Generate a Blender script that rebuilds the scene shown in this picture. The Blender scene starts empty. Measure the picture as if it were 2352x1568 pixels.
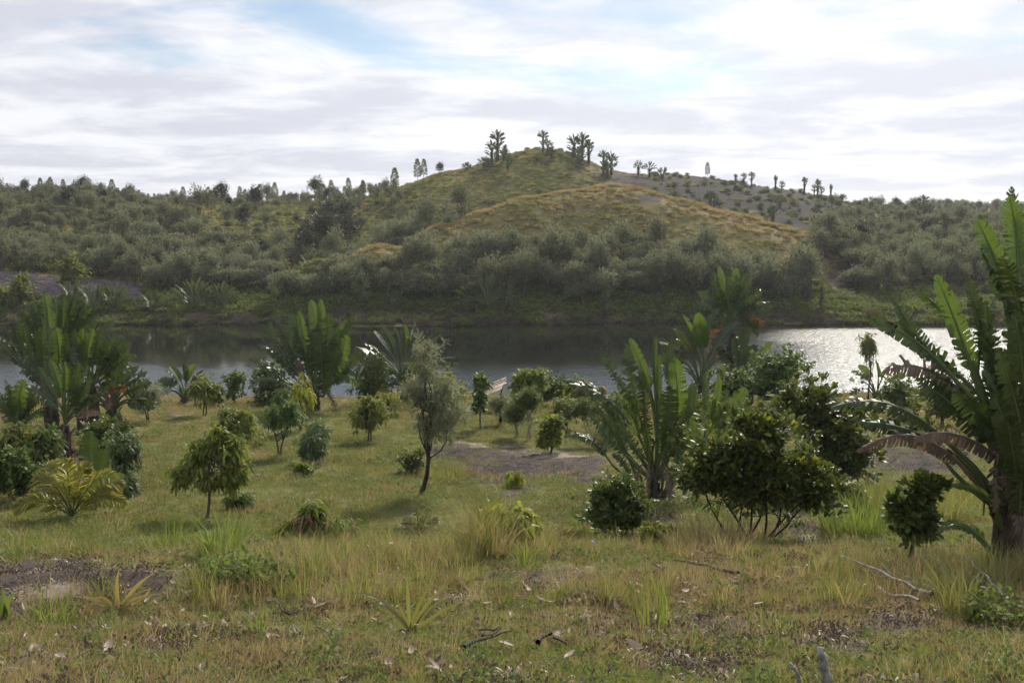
import bpy, math, random
import numpy as np
from mathutils import Vector

# ------------------------------------------------------------------ camera, world, sun, exposure
sc = bpy.context.scene
CAMZ = 11.2
PITCH = math.atan(137.5 / 995.0)
cam_d = bpy.data.cameras.new('camera')
cam_d.sensor_width = 36.0
cam_d.lens = 36.0 * 995.0 / 1024.0
cam_d.clip_start = 0.05
cam_d.clip_end = 12000
cam = bpy.data.objects.new('camera', cam_d)
cam.location = (0, 0, CAMZ)
cam.rotation_euler = (math.pi / 2 - PITCH, 0, 0)
sc.collection.objects.link(cam)
sc.camera = cam

SUN_AZ, SUN_EL = math.radians(18), math.radians(34)
SDIR = Vector((math.sin(SUN_AZ) * math.cos(SUN_EL), math.cos(SUN_AZ) * math.cos(SUN_EL), math.sin(SUN_EL)))
world = bpy.data.worlds.new('World')
sc.world = world
world.use_nodes = True
world.cycles.sampling_method = 'MANUAL'
world.cycles.sample_map_resolution = 512
wt = world.node_tree
wt.nodes.clear()


class NT:
    """small helper to write node trees"""
    def __init__(self, tree):
        self.t = tree

    def n(self, typ, **kw):
        nd = self.t.nodes.new(typ)
        for k, v in kw.items():
            setattr(nd, k, v)
        return nd

    def link(self, a, b):
        self.t.links.new(a, b)

    def val(self, sock, v):
        if hasattr(v, 'is_output'):
            self.link(v, sock)
        else:
            sock.default_value = v

    def math(self, op, a, b=0.0, clamp=False):
        nd = self.n('ShaderNodeMath', operation=op, use_clamp=clamp)
        self.val(nd.inputs[0], a)
        self.val(nd.inputs[1], b)
        return nd.outputs[0]

    def mix(self, fac, a, b):
        nd = self.n('ShaderNodeMix', data_type='RGBA')
        self.val(nd.inputs[0], fac)
        for s, v in ((nd.inputs[6], a), (nd.inputs[7], b)):
            if hasattr(v, 'is_output'):
                self.link(v, s)
            else:
                s.default_value = (v[0], v[1], v[2], 1)
        return nd.outputs[2]

    def noise(self, vec, scale, detail=4, rough=0.55, dist=0.0):
        nd = self.n('ShaderNodeTexNoise')
        nd.inputs['Scale'].default_value = scale
        nd.inputs['Detail'].default_value = detail
        nd.inputs['Roughness'].default_value = rough
        nd.inputs['Distortion'].default_value = dist
        if vec is not None:
            self.link(vec, nd.inputs['Vector'])
        return nd.outputs['Fac']

    def smooth(self, v, lo, hi):
        nd = self.n('ShaderNodeMapRange', interpolation_type='SMOOTHSTEP')
        self.val(nd.inputs[0], v)
        nd.inputs[1].default_value = lo
        nd.inputs[2].default_value = hi
        return nd.outputs[0]


w = NT(wt)
tc = w.n('ShaderNodeTexCoord')
sep = w.n('ShaderNodeSeparateXYZ')
w.link(tc.outputs['Generated'], sep.inputs[0])
zden = w.math('ADD', w.math('MAXIMUM', sep.outputs[2], 0.0), 0.10)
comb = w.n('ShaderNodeCombineXYZ')
w.link(w.math('DIVIDE', sep.outputs[0], zden), comb.inputs[0])
w.link(w.math('DIVIDE', sep.outputs[1], zden), comb.inputs[1])
comb.inputs[2].default_value = 3.7
n_gap = w.noise(comb.outputs[0], 0.62, 5, 0.58, 0.35)
n_fine = w.noise(comb.outputs[0], 2.4, 5, 0.60, 0.4)
n_shade = w.noise(comb.outputs[0], 1.05, 5, 0.56, 0.3)
hz = w.math('SUBTRACT', 1.0, w.smooth(sep.outputs[2], 0.02, 0.16))
cover = w.smooth(w.math('ADD', w.math('ADD', n_gap, w.math('MULTIPLY', n_fine, 0.22)), w.math('MULTIPLY', hz, 0.35)), 0.495, 0.70)
dot = w.n('ShaderNodeVectorMath', operation='DOT_PRODUCT')
w.link(tc.outputs['Generated'], dot.inputs[0])
dot.inputs[1].default_value = SDIR
dpos = w.math('MAXIMUM', dot.outputs['Value'], 0.0)
glow = w.math('ADD', w.math('MULTIPLY', w.math('POWER', dpos, 7.0), 0.27),
              w.math('MULTIPLY', w.math('POWER', dpos, 60.0), 1.0))
shade = w.smooth(w.math('ADD', w.math('MULTIPLY', n_shade, 0.75), w.math('MULTIPLY', n_fine, 0.25)), 0.40, 0.60)
ccol = w.mix(shade, (0.44, 0.455, 0.515), (0.625, 0.632, 0.665))
addg = w.n('ShaderNodeMix', data_type='RGBA', blend_type='ADD')
addg.inputs[0].default_value = 1.0
w.link(ccol, addg.inputs[6])
gcol = w.n('ShaderNodeCombineColor')
w.link(glow, gcol.inputs[0])
w.link(w.math('MULTIPLY', glow, 0.985), gcol.inputs[1])
w.link(w.math('MULTIPLY', glow, 0.95), gcol.inputs[2])
w.link(gcol.outputs[0], addg.inputs[7])
bg_cloud = w.n('ShaderNodeBackground')
w.link(addg.outputs[2], bg_cloud.inputs[0])
bg_cloud.inputs[1].default_value = 1.0
sky = w.n('ShaderNodeTexSky', sky_type='NISHITA')
sky.sun_disc = False
sky.sun_elevation = SUN_EL
sky.sun_rotation = SUN_AZ
sky.air_density = 1.0
sky.dust_density = 0.4
sky.ozone_density = 3.0
bg_sky = w.n('ShaderNodeBackground')
w.link(sky.outputs[0], bg_sky.inputs[0])
bg_sky.inputs[1].default_value = 0.065
mixs = w.n('ShaderNodeMixShader')
w.link(w.math('ADD', w.math('MULTIPLY', cover, 0.88), 0.12), mixs.inputs[0])
w.link(bg_sky.outputs[0], mixs.inputs[1])
w.link(bg_cloud.outputs[0], mixs.inputs[2])
wout = w.n('ShaderNodeOutputWorld')
w.link(mixs.outputs[0], wout.inputs[0])

sun_d = bpy.data.lights.new('sun', 'SUN')
sun_d.energy = 3.8
sun_d.angle = math.radians(7)
sun_d.color = (1.0, 0.93, 0.80)
sun = bpy.data.objects.new('sun', sun_d)
sun.rotation_euler = SDIR.to_track_quat('Z', 'Y').to_euler()
sc.collection.objects.link(sun)

sc.view_settings.view_transform = 'Standard'
sc.view_settings.look = 'None'
sc.view_settings.exposure = 0.6
sc.view_settings.gamma = 1.0
sc.view_settings.use_curve_mapping = False
sc.render.engine = 'CYCLES'
sc.cycles.max_bounces = 5
sc.cycles.use_light_tree = False
sc.cycles.use_adaptive_sampling = True
sc.cycles.adaptive_threshold = 0.03
sc.cycles.diffuse_bounces = 2
sc.cycles.glossy_bounces = 2
sc.cycles.transmission_bounces = 2
sc.cycles.transparent_max_bounces = 4
sc.cycles.caustics_reflective = False
sc.cycles.caustics_refractive = False
sc.cycles.use_denoising = True
sc.cycles.sample_clamp_indirect = 2.0
sc.cycles.sample_clamp_direct = 8.0

# ------------------------------------------------------------------ pixels to rays (q = picture 2352 wide)
KQ = 1024.0 / 2352.0
CP, SP = math.cos(PITCH), math.sin(PITCH)


def ray(qx, qy):
    a = (np.asarray(qx, float) * KQ - 512.0) / 995.0
    b = (341.0 - np.asarray(qy, float) * KQ) / 995.0
    return a, CP + b * SP, -SP + b * CP          # x, y, z


def P(qx, qy, D):
    x, y, z = ray(qx, qy)
    return np.array([x * D / y, D + 0 * x, CAMZ + z * D / y])


def proj(x, y, z):
    """world to q picture coordinates"""
    zz = z - CAMZ
    f = y * CP - zz * SP
    f = np.where(np.abs(f) < 1e-3, 1e-3, f)
    u = y * SP + zz * CP
    px = 512.0 + 995.0 * x / f
    py = 341.0 - 995.0 * u / f
    return px / KQ, py / KQ


# ------------------------------------------------------------------ noise
def _hash(i, j, s):
    h = (i.astype(np.int64) * 374761393 + j.astype(np.int64) * 668265263 + s * 1442695041) & 0xFFFFFFFF
    h = ((h ^ (h >> 13)) * 1274126177) & 0xFFFFFFFF
    h = h ^ (h >> 16)
    return (h & 0xFFFFFF) / float(0xFFFFFF)


def vn(x, y, s=0):
    i, j = np.floor(x), np.floor(y)
    fx, fy = x - i, y - j
    fx = fx * fx * (3 - 2 * fx)
    fy = fy * fy * (3 - 2 * fy)
    a, b = _hash(i, j, s), _hash(i + 1, j, s)
    c, d = _hash(i, j + 1, s), _hash(i + 1, j + 1, s)
    return (a * (1 - fx) + b * fx) * (1 - fy) + (c * (1 - fx) + d * fx) * fy - 0.5


def fbm(x, y, s=0, o=4):
    r, a = 0.0, 1.0
    for k in range(o):
        r = r + a * vn(x * 2 ** k, y * 2 ** k, s + k * 17)
        a *= 0.5
    return r


def sstep(v, lo, hi):
    t = np.clip((v - lo) / (hi - lo), 0, 1)
    return t * t * (3 - 2 * t)


# ------------------------------------------------------------------ terrain: control points (qx, D, qy)
ctrl = []
near_tab = [(5.2, 688), (7.8, 635), (10.4, 590), (13, 557), (16, 545), (20.8, 515), (26, 478), (32.5, 446), (41.6, 412), (45.5, 406.5)]
for qx in (-900, -500, -250, 0, 220, 440, 660, 880, 1100, 1320, 1540, 1760, 1980, 2200, 2420, 2650, 2900, 3250):
    for D, y in near_tab:
        ctrl.append((qx, D, y / KQ, None))
    for D, z in ((1.3, CAMZ - 1.72), (3.0, CAMZ - 2.15), (48.5, 1.9), (52.5, 0.45), (56, -0.9), (70, -1.6), (86, -1.2), (93.0, 0.02), (97, 0.72)):
        ctrl.append((qx, D, None, z))
cols = {
    -900: [(104, 670), (112, 640), (130, 590), (150, 500), (165, 460), (190, 466), (260, 478)],
    -300: [(104, 650), (112, 622), (130, 570), (150, 490), (165, 450), (190, 460), (260, 476)],
    0: [(104, 640), (112, 620), (130, 555), (150, 485), (165, 447), (190, 458), (260, 475)],
    200: [(104, 655), (112, 624), (130, 555), (150, 488), (165, 455), (190, 466), (260, 476)],
    400: [(104, 675), (112, 624), (122, 565), (135, 500), (145, 470), (155, 478), (170, 474), (200, 482)],
    600: [(105, 662), (115, 632), (125, 575), (138, 505), (148, 476), (170, 474), (200, 482)],
    720: [(103, 645), (107, 600), (112, 640), (120, 622), (132, 558), (150, 492), (168, 468), (200, 480)],
    860: [(104, 635), (111, 560), (117, 610), (126, 600), (140, 520), (155, 475), (170, 450), (200, 468)],
    1000: [(104, 645), (117, 520), (124, 570), (135, 560), (150, 462), (165, 402), (180, 420), (220, 480)],
    1100: [(104, 645), (112, 565), (120, 490), (128, 545), (140, 530), (155, 430), (168, 380), (185, 395), (230, 482)],
    1200: [(104, 645), (112, 562), (124, 457), (132, 512), (145, 495), (160, 395), (172, 348), (190, 370), (240, 484)],
    1300: [(104, 645), (113, 560), (127, 437), (135, 490), (148, 475), (162, 390), (172, 356), (190, 375), (240, 484)],
    1395: [(104, 645), (115, 542), (130, 427), (138, 470), (150, 462), (166, 405), (176, 390), (195, 408), (240, 484)],
    1480: [(104, 645), (115, 547), (130, 440), (138, 482), (152, 465), (170, 408), (182, 405), (240, 484)],
    1600: [(104, 650), (115, 558), (128, 475), (136, 515), (152, 480), (172, 410), (190, 418), (240, 484)],
    1700: [(104, 655), (115, 568), (126, 502), (134, 535), (152, 490), (174, 427), (195, 438), (250, 484)],
    1800: [(104, 662), (114, 592), (124, 525), (132, 552), (152, 500), (176, 441), (200, 450), (260, 484)],
    1910: [(104, 672), (114, 612), (122, 545), (130, 568), (150, 515), (178, 460), (210, 480), (280, 484)],
    2000: [(104, 682), (114, 642), (124, 602), (140, 568), (160, 525), (187, 486), (230, 484), (400, 480)],
    2100: [(104, 675), (114, 635), (124, 602), (140, 560), (160, 522), (192, 494), (250, 486), (400, 481)],
    2250: [(104, 672), (114, 632), (124, 597), (140, 556), (165, 518), (200, 496), (280, 487), (400, 481)],
    2700: [(104, 672), (114, 632), (124, 597), (140, 556), (165, 518), (200, 496), (280, 487), (400, 481)],
    3250: [(104, 672), (114, 632), (124, 597), (140, 556), (165, 518), (200, 496), (280, 487), (400, 481)],
}
for qx, lst in cols.items():
    for D, qy in lst:
        ctrl.append((qx, D, qy, None))
for qx in (-900, 0, 700, 1400, 2100, 3250):
    for D in (420, 800, 1800, 4500):
        ctrl.append((qx, D, None, CAMZ - 3.6 - 0.0016 * D))
cu, cv, cz = [], [], []
for qx, D, qy, z in ctrl:
    cu.append((qx * KQ - 512) / 995.0)
    cv.append(math.log(D))
    cz.append(z if z is not None else float(P(qx, qy, D)[2]))
cu = np.array(cu) * 3.2
cv = np.array(cv) * 1.6
cz = np.array(cz)


def _rb(r2):
    return np.sqrt(r2 + 0.0025)


_A = _rb((cu[:, None] - cu[None]) ** 2 + (cv[:, None] - cv[None]) ** 2)
_n = len(cu)
_M = np.zeros((_n + 3, _n + 3))
_M[:_n, :_n] = _A + 1e-5 * np.eye(_n)
_M[:_n, _n] = _M[_n, :_n] = 1
_M[:_n, _n + 1] = _M[_n + 1, :_n] = cu
_M[:_n, _n + 2] = _M[_n + 2, :_n] = cv
_W = np.linalg.solve(_M, np.concatenate([cz, np.zeros(3)]))


def zbase(x, y):
    th = np.arctan2(x, y)
    R = np.hypot(x, y)
    tm = 0.80
    thc = np.clip(th, -tm, tm)
    D = np.clip(R * np.cos(thc), 1.2, 4500)
    u = np.tan(thc) * 3.2
    v = np.log(D) * 1.6
    sh = u.shape
    u, v = u.ravel(), v.ravel()
    out = np.empty(u.size)
    for k in range(0, u.size, 20000):
        a, b = u[k:k + 20000], v[k:k + 20000]
        out[k:k + 20000] = _rb((a[:, None] - cu) ** 2 + (b[:, None] - cv) ** 2) @ _W[:_n] + _W[_n] + a * _W[_n + 1] + b * _W[_n + 2]
    out = out.reshape(sh)
    back = sstep(np.abs(th), 0.95, 2.2)
    return out * (1 - back) + back * (CAMZ - 1.7 + 0.03 * np.minimum(R, 250))


def gz(x, y):
    x, y = np.asarray(x, float), np.asarray(y, float)
    z = zbase(x, y)
    D = np.hypot(x, y)
    nearw = 1 - sstep(D, 46, 52)
    z = z + nearw * (0.10 * fbm(x * 0.55, y * 0.55, 3, 4) + 0.10 * fbm(x * 0.16, y * 0.16, 9, 3)) * sstep(D, 3, 8)
    farw = sstep(D, 98, 112) * (1 - 0.5 * sstep(D, 230, 320))
    z = z + farw * (0.75 * fbm(x * 0.07, y * 0.07, 21, 4) + 0.25 * fbm(x * 0.35, y * 0.35, 23, 3))
    z = z + sstep(D, 84, 90) * (1 - sstep(D, 97, 101)) * 0.75 * fbm(x * 0.08, y * 0.12, 77, 4)
    # bare soil bank on the near left
    qb = np.exp(-(((x + 4.3) / 1.6) ** 2 + ((y - 9.0) / 0.75) ** 2))
    z = z - 0.16 * qb + 0.20 * np.exp(-(((x + 4.4) / 1.9) ** 2 + ((y - 10.6) / 0.55) ** 2))
    # grass bank at the right behind the bush
    z = z + 0.35 * np.exp(-(((x - 8.0) / 2.2) ** 2 + ((y - 18.0) / 1.6) ** 2))
    return z


_DS = np.exp(np.linspace(math.log(4.0), math.log(900), 1400))


def hit(qx, qy, dmin=4.0, dmax=900.0):
    """first ground point seen at a pixel"""
    x, y, z = ray(qx, qy)
    ds = _DS[(_DS >= dmin) & (_DS <= dmax)]
    X, Y, Z = x / y * ds, ds, CAMZ + z / y * ds
    below = Z <= gz(X, Y)
    k = int(np.argmax(below)) if below.any() else len(ds) - 1
    return np.array([X[k], Y[k], float(gz(X[k:k + 1], Y[k:k + 1])[0])])


# ------------------------------------------------------------------ mesh helpers
class MB:
    def __init__(self):
        self.v, self.t, self.q, self.a, self.tm, self.qm = [], [], [], [], [], []
        self.n = 0

    def add(self, v, t=None, q=None, a=0.5, m=0):
        v = np.asarray(v, float).reshape(-1, 3)
        if t is not None and len(t):
            t = np.asarray(t, int) + self.n
            self.t.append(t)
            self.tm.append(np.full(len(t), m))
        if q is not None and len(q):
            q = np.asarray(q, int) + self.n
            self.q.append(q)
            self.qm.append(np.full(len(q), m))
        self.v.append(v)
        self.a.append(np.broadcast_to(np.asarray(a, float), (len(v),)) if np.ndim(a) < 1 or len(np.atleast_1d(a)) != len(v) else np.asarray(a, float))
        self.n += len(v)

    def tube(self, path, rad, k=5, a=0.5, m=0, cap=True):
        path = np.asarray(path, float)
        n = len(path)
        rad = np.broadcast_to(np.asarray(rad, float), (n,))
        tan = np.gradient(path, axis=0)
        tan /= np.linalg.norm(tan, axis=1)[:, None] + 1e-9
        ref = np.array([0.31, 0.11, 0.94]) if abs(tan[:, 2]).mean() < 0.8 else np.array([0.94, 0.31, 0.11])
        s = np.cross(tan, ref)
        s /= np.linalg.norm(s, axis=1)[:, None] + 1e-9
        b = np.cross(tan, s)
        ang = np.arange(k) * 2 * math.pi / k
        V = path[:, None] + rad[:, None, None] * (np.cos(ang)[None, :, None] * s[:, None] + np.sin(ang)[None, :, None] * b[:, None])
        V = V.reshape(-1, 3)
        i = np.arange(n - 1)[:, None] * k
        j = np.arange(k)[None]
        j2 = (j + 1) % k
        Q = np.stack([i + j, i + j2, i + k + j2, i + k + j], -1).reshape(-1, 4)
        T = []
        if cap:
            V = np.vstack([V, path[-1:]])
            T = [((n - 1) * k + jj, (n - 1) * k + (jj + 1) % k, n * k) for jj in range(k)]
        self.add(V, T, Q, a, m)

    def mesh(self, name, mats, smooth=True):
        me = bpy.data.meshes.new(name)
        V = np.vstack(self.v) if self.v else np.zeros((0, 3))
        T = np.vstack(self.t) if self.t else np.zeros((0, 3), int)
        Q = np.vstack(self.q) if self.q else np.zeros((0, 4), int)
        me.vertices.add(len(V))
        me.vertices.foreach_set('co', V.astype(np.float32).ravel())
        nl = T.size + Q.size
        me.loops.add(nl)
        me.loops.foreach_set('vertex_index', np.concatenate([T.ravel(), Q.ravel()]).astype(np.int32))
        me.polygons.add(len(T) + len(Q))
        ls = np.concatenate([np.arange(len(T)) * 3, T.size + np.arange(len(Q)) * 4]).astype(np.int32)
        me.polygons.foreach_set('loop_start', ls)
        mi = np.concatenate([np.concatenate(self.tm) if self.tm else np.zeros(0), np.concatenate(self.qm) if self.qm else np.zeros(0)])
        me.polygons.foreach_set('material_index', mi.astype(np.int32))
        if smooth:
            me.polygons.foreach_set('use_smooth', np.ones(len(T) + len(Q), bool))
        at = me.attributes.new('v', 'FLOAT', 'POINT')
        at.data.foreach_set('value', np.concatenate(self.a).astype(np.float32) if self.a else np.zeros(0, np.float32))
        for m in (mats if isinstance(mats, (list, tuple)) else [mats]):
            me.materials.append(m)
        me.update(calc_edges=True)
        me.validate()
        return me


COL = sc.collection


def link(o, parent=None):
    COL.objects.link(o)
    if parent is not None:
        o.parent = parent
    return o


def tag(o, label=None, cat=None, group=None, kind=None):
    if label:
        o['label'] = label
    if cat:
        o['category'] = cat
    if group:
        o['group'] = group
    if kind:
        o['kind'] = kind
    return o


def empty(name, loc, label, cat, group=None):
    o = bpy.data.objects.new(name, None)
    o.location = Vector(loc)
    o.empty_display_size = 0.2
    link(o)
    return tag(o, label, cat, group)


def mobj(name, me, parent=None, loc=None):
    o = bpy.data.objects.new(name, me)
    if loc is not None:
        o.location = Vector(loc)
    return link(o, parent)


def copy_tree(o, parent=None):
    c = o.copy()
    COL.objects.link(c)
    c.parent = parent
    for ch in list(o.children):
        copy_tree(ch, c)
    return c


# ------------------------------------------------------------------ materials
def new_mat(name):
    m = bpy.data.materials.new(name)
    m.use_nodes = True
    m.node_tree.nodes.clear()
    return m, NT(m.node_tree)


def attr(t, name='v'):
    a = t.n('ShaderNodeAttribute')
    a.attribute_name = name
    return a


def leaf_mat(name, dark, light, rough=0.45, trans=0.35, tcol=None, spec=0.5, tint=0.25, veins=0.0):
    m, t = new_mat(name)
    f = attr(t).outputs['Fac']
    oi = t.n('ShaderNodeObjectInfo')
    c = t.mix(f, dark, light)
    hs = t.n('ShaderNodeHueSaturation')
    t.link(t.math('ADD', t.math('MULTIPLY', oi.outputs['Random'], 0.03), 0.485), hs.inputs['Hue'])
    t.link(t.math('ADD', t.math('MULTIPLY', oi.outputs['Random'], tint), 1 - tint / 2), hs.inputs['Value'])
    hs.inputs['Saturation'].default_value = 1.0
    t.link(c, hs.inputs['Color'])
    col = hs.outputs[0]
    b = t.n('ShaderNodeBsdfPrincipled')
    t.link(col, b.inputs['Base Color'])
    b.inputs['Roughness'].default_value = rough
    b.inputs['Specular IOR Level'].default_value = spec
    tr = t.n('ShaderNodeBsdfTranslucent')
    tcol = tcol or (min(1, light[0] * 1.7), min(1, light[1] * 1.9), light[2] * 0.9)
    g = t.n('ShaderNodeMix', data_type='RGBA', blend_type='MIX')
    g.inputs[0].default_value = 0.6
    t.link(col, g.inputs[6])
    g.inputs[7].default_value = (*tcol, 1)
    t.link(g.outputs[2], tr.inputs['Color'])
    mx = t.n('ShaderNodeMixShader')
    mx.inputs[0].default_value = trans
    t.link(b.outputs[0], mx.inputs[1])
    t.link(tr.outputs[0], mx.inputs[2])
    o = t.n('ShaderNodeOutputMaterial')
    t.link(mx.outputs[0], o.inputs[0])
    return m


def bark_mat(name, c1, c2, scale=14, rough=0.85):
    m, t = new_mat(name)
    co = t.n('ShaderNodeTexCoord')
    mp = t.n('ShaderNodeMapping')
    mp.inputs['Scale'].default_value = (1, 1, 0.25)
    t.link(co.outputs['Object'], mp.inputs[0])
    nz = t.noise(mp.outputs[0], scale, 5, 0.65)
    c = t.mix(t.smooth(nz, 0.35, 0.65), c1, c2)
    b = t.n('ShaderNodeBsdfPrincipled')
    t.link(c, b.inputs['Base Color'])
    b.inputs['Roughness'].default_value = rough
    b.inputs['Specular IOR Level'].default_value = 0.2
    bp = t.n('ShaderNodeBump')
    bp.inputs['Strength'].default_value = 0.6
    bp.inputs['Distance'].default_value = 0.02
    t.link(nz, bp.inputs['Height'])
    t.link(bp.outputs[0], b.inputs['Normal'])
    o = t.n('ShaderNodeOutputMaterial')
    t.link(b.outputs[0], o.inputs[0])
    return m


M = {}
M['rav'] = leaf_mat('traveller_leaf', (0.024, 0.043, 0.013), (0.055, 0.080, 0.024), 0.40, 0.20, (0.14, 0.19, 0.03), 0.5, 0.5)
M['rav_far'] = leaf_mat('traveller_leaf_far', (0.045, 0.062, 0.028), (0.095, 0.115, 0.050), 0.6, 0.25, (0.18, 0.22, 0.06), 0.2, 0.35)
M['rav_young'] = leaf_mat('traveller_leaf_young', (0.038, 0.076, 0.015), (0.074, 0.118, 0.023), 0.40, 0.32, (0.20, 0.28, 0.03), 0.5, 0.3)
M['rav_dead'] = leaf_mat('dry_traveller_leaf', (0.105, 0.078, 0.060), (0.215, 0.165, 0.125), 0.8, 0.2, (0.3, 0.2, 0.12), 0.2, 0.4)
M['rav_orange'] = leaf_mat('wilting_leaf', (0.16, 0.085, 0.025), (0.25, 0.13, 0.04), 0.7, 0.3, (0.4, 0.2, 0.05), 0.2, 0.3)
M['stalk'] = leaf_mat('leaf_stalk', (0.085, 0.115, 0.040), (0.12, 0.15, 0.055), 0.4, 0.05, None, 0.4, 0.3)
M['trunk_rav'] = bark_mat('traveller_trunk', (0.030, 0.024, 0.018), (0.085, 0.066, 0.050), 10)
M['bark'] = bark_mat('bark', (0.055, 0.045, 0.036), (0.13, 0.11, 0.09))
M['bark_pale'] = bark_mat('pale_bark', (0.20, 0.18, 0.15), (0.34, 0.31, 0.27))
M['bark_dark'] = bark_mat('dark_bark', (0.028, 0.022, 0.017), (0.062, 0.050, 0.040))
M['wood_grey'] = bark_mat('weathered_wood', (0.16, 0.145, 0.125), (0.40, 0.37, 0.33), 18)
M['wood_board'] = bark_mat('board_wood', (0.24, 0.19, 0.15), (0.46, 0.38, 0.31), 9)
M['mango'] = leaf_mat('mango_leaf', (0.078, 0.118, 0.022), (0.225, 0.245, 0.050), 0.58, 0.38, (0.34, 0.36, 0.05), 0.22, 0.3)
M['mango_dark'] = leaf_mat('dark_mango_leaf', (0.055, 0.092, 0.024), (0.150, 0.200, 0.052), 0.58, 0.32, (0.22, 0.28, 0.05), 0.22, 0.3)
M['mango_yellow'] = leaf_mat('yellow_green_leaf', (0.144, 0.172, 0.023), (0.287, 0.305, 0.046), 0.58, 0.45, (0.45, 0.48, 0.05), 0.22, 0.3)
M['mango_blue'] = leaf_mat('grey_green_leaf', (0.070, 0.105, 0.036), (0.165, 0.205, 0.082), 0.58, 0.3, (0.22, 0.28, 0.07), 0.22, 0.3)
M['pink'] = leaf_mat('pink_flush_leaf', (0.22, 0.105, 0.070), (0.34, 0.18, 0.12), 0.5, 0.4, (0.4, 0.2, 0.12), 0.4)
M['glossy'] = leaf_mat('glossy_dark_leaf', (0.045, 0.070, 0.018), (0.120, 0.150, 0.034), 0.48, 0.28, (0.22, 0.28, 0.03), 0.35, 0.25)
M['glossy_tip'] = leaf_mat('yellow_tip_leaf', (0.121, 0.149, 0.015), (0.275, 0.264, 0.022), 0.35, 0.42, (0.42, 0.42, 0.03), 0.45)
M['acacia'] = leaf_mat('feathery_leaf', (0.150, 0.170, 0.095), (0.310, 0.325, 0.200), 0.65, 0.4, (0.36, 0.38, 0.19), 0.2, 0.2)
M['bush'] = leaf_mat('olive_bush_leaf', (0.105, 0.115, 0.064), (0.235, 0.245, 0.148), 0.75, 0.32, (0.28, 0.29, 0.14), 0.15, 0.5)
M['bush_green'] = leaf_mat('green_scrub_leaf', (0.11, 0.135, 0.05), (0.22, 0.245, 0.10), 0.75, 0.3, (0.22, 0.25, 0.08), 0.35, 0.35)
M['bush_dark'] = leaf_mat('dark_tree_leaf', (0.026, 0.032, 0.016), (0.058, 0.064, 0.030), 0.55, 0.2, (0.1, 0.11, 0.04), 0.35, 0.25)
M['fern'] = leaf_mat('shore_herb_leaf', (0.060, 0.088, 0.020), (0.15, 0.185, 0.045), 0.75, 0.35, (0.28, 0.32, 0.06), 0.1, 0.4)
M['reed'] = leaf_mat('shore_reed', (0.080, 0.066, 0.050), (0.15, 0.125, 0.095), 0.8, 0.2, (0.2, 0.16, 0.1), 0.2, 0.3)
M['palm'] = leaf_mat('yellow_palm_leaf', (0.150, 0.165, 0.020), (0.33, 0.30, 0.040), 0.38, 0.42, (0.52, 0.50, 0.05), 0.5, 0.25)
M['strap'] = leaf_mat('strap_leaf', (0.12, 0.135, 0.035), (0.24, 0.22, 0.075), 0.4, 0.3, (0.4, 0.38, 0.08), 0.5)
M['strap_yellow'] = leaf_mat('yellow_strap_leaf', (0.26, 0.19, 0.055), (0.38, 0.29, 0.10), 0.4, 0.35, (0.55, 0.4, 0.1), 0.4)
M['g_green'] = leaf_mat('green_grass', (0.135, 0.145, 0.036), (0.285, 0.275, 0.085), 0.65, 0.38, (0.40, 0.38, 0.09), 0.25, 0.35)
M['g_lush'] = leaf_mat('lush_grass', (0.095, 0.130, 0.026), (0.215, 0.255, 0.058), 0.55, 0.4, (0.34, 0.40, 0.07), 0.3, 0.3)
M['g_dry'] = leaf_mat('dry_grass', (0.23, 0.175, 0.075), (0.44, 0.355, 0.175), 0.75, 0.38, (0.55, 0.43, 0.19), 0.25, 0.35)
M['g_rust'] = leaf_mat('rust_grass', (0.17, 0.115, 0.050), (0.30, 0.215, 0.095), 0.8, 0.3, (0.42, 0.25, 0.1), 0.2, 0.35)
M['g_far'] = leaf_mat('hill_grass', (0.150, 0.140, 0.046), (0.30, 0.265, 0.10), 0.8, 0.38, (0.40, 0.36, 0.12), 0.2, 0.4)
M['g_dull'] = leaf_mat('dull_grass', (0.100, 0.105, 0.038), (0.195, 0.19, 0.075), 0.8, 0.35, (0.28, 0.27, 0.09), 0.2, 0.35)
M['weed'] = leaf_mat('weed_leaf', (0.075, 0.110, 0.026), (0.175, 0.215, 0.065), 0.65, 0.35, (0.28, 0.36, 0.06), 0.2, 0.35)
M['litter'] = leaf_mat('fallen_leaf', (0.24, 0.175, 0.125), (0.55, 0.46, 0.37), 0.6, 0.15, (0.5, 0.4, 0.3), 0.3, 0.5)
M['litter_brown'] = leaf_mat('brown_litter', (0.07, 0.05, 0.036), (0.17, 0.12, 0.085), 0.8, 0.1, (0.2, 0.14, 0.1), 0.2, 0.4)

# ground: painted by what grows or lies there, soil also carries some tree shade (attributes soil, sand, dry, dark)
gm, t = new_mat('ground_soil_and_turf')
geo = t.n('ShaderNodeNewGeometry')
pos = geo.outputs['Position']
n1 = t.noise(pos, 0.35, 6, 0.6)
n2 = t.noise(pos, 3.0, 6, 0.65)
n3 = t.noise(pos, 22.0, 4, 0.6)
green = t.mix(n3, (0.075, 0.082, 0.026), (0.160, 0.160, 0.055))
dryc = t.mix(n3, (0.125, 0.098, 0.045), (0.24, 0.19, 0.095))
dv = t.math('ADD', attr(t, 'dry').outputs['Fac'], t.math('MULTIPLY', t.math('SUBTRACT', n2, 0.5), 0.9))
c = t.mix(t.smooth(dv, 0.2, 0.8), green, dryc)
soilc = t.mix(n3, (0.040, 0.030, 0.026), (0.100, 0.077, 0.066))
sv = t.math('ADD', attr(t, 'soil').outputs['Fac'], t.math('MULTIPLY', t.math('SUBTRACT', n2, 0.5), 0.8))
c = t.mix(t.smooth(sv, 0.30, 0.80), c, soilc)
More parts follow.
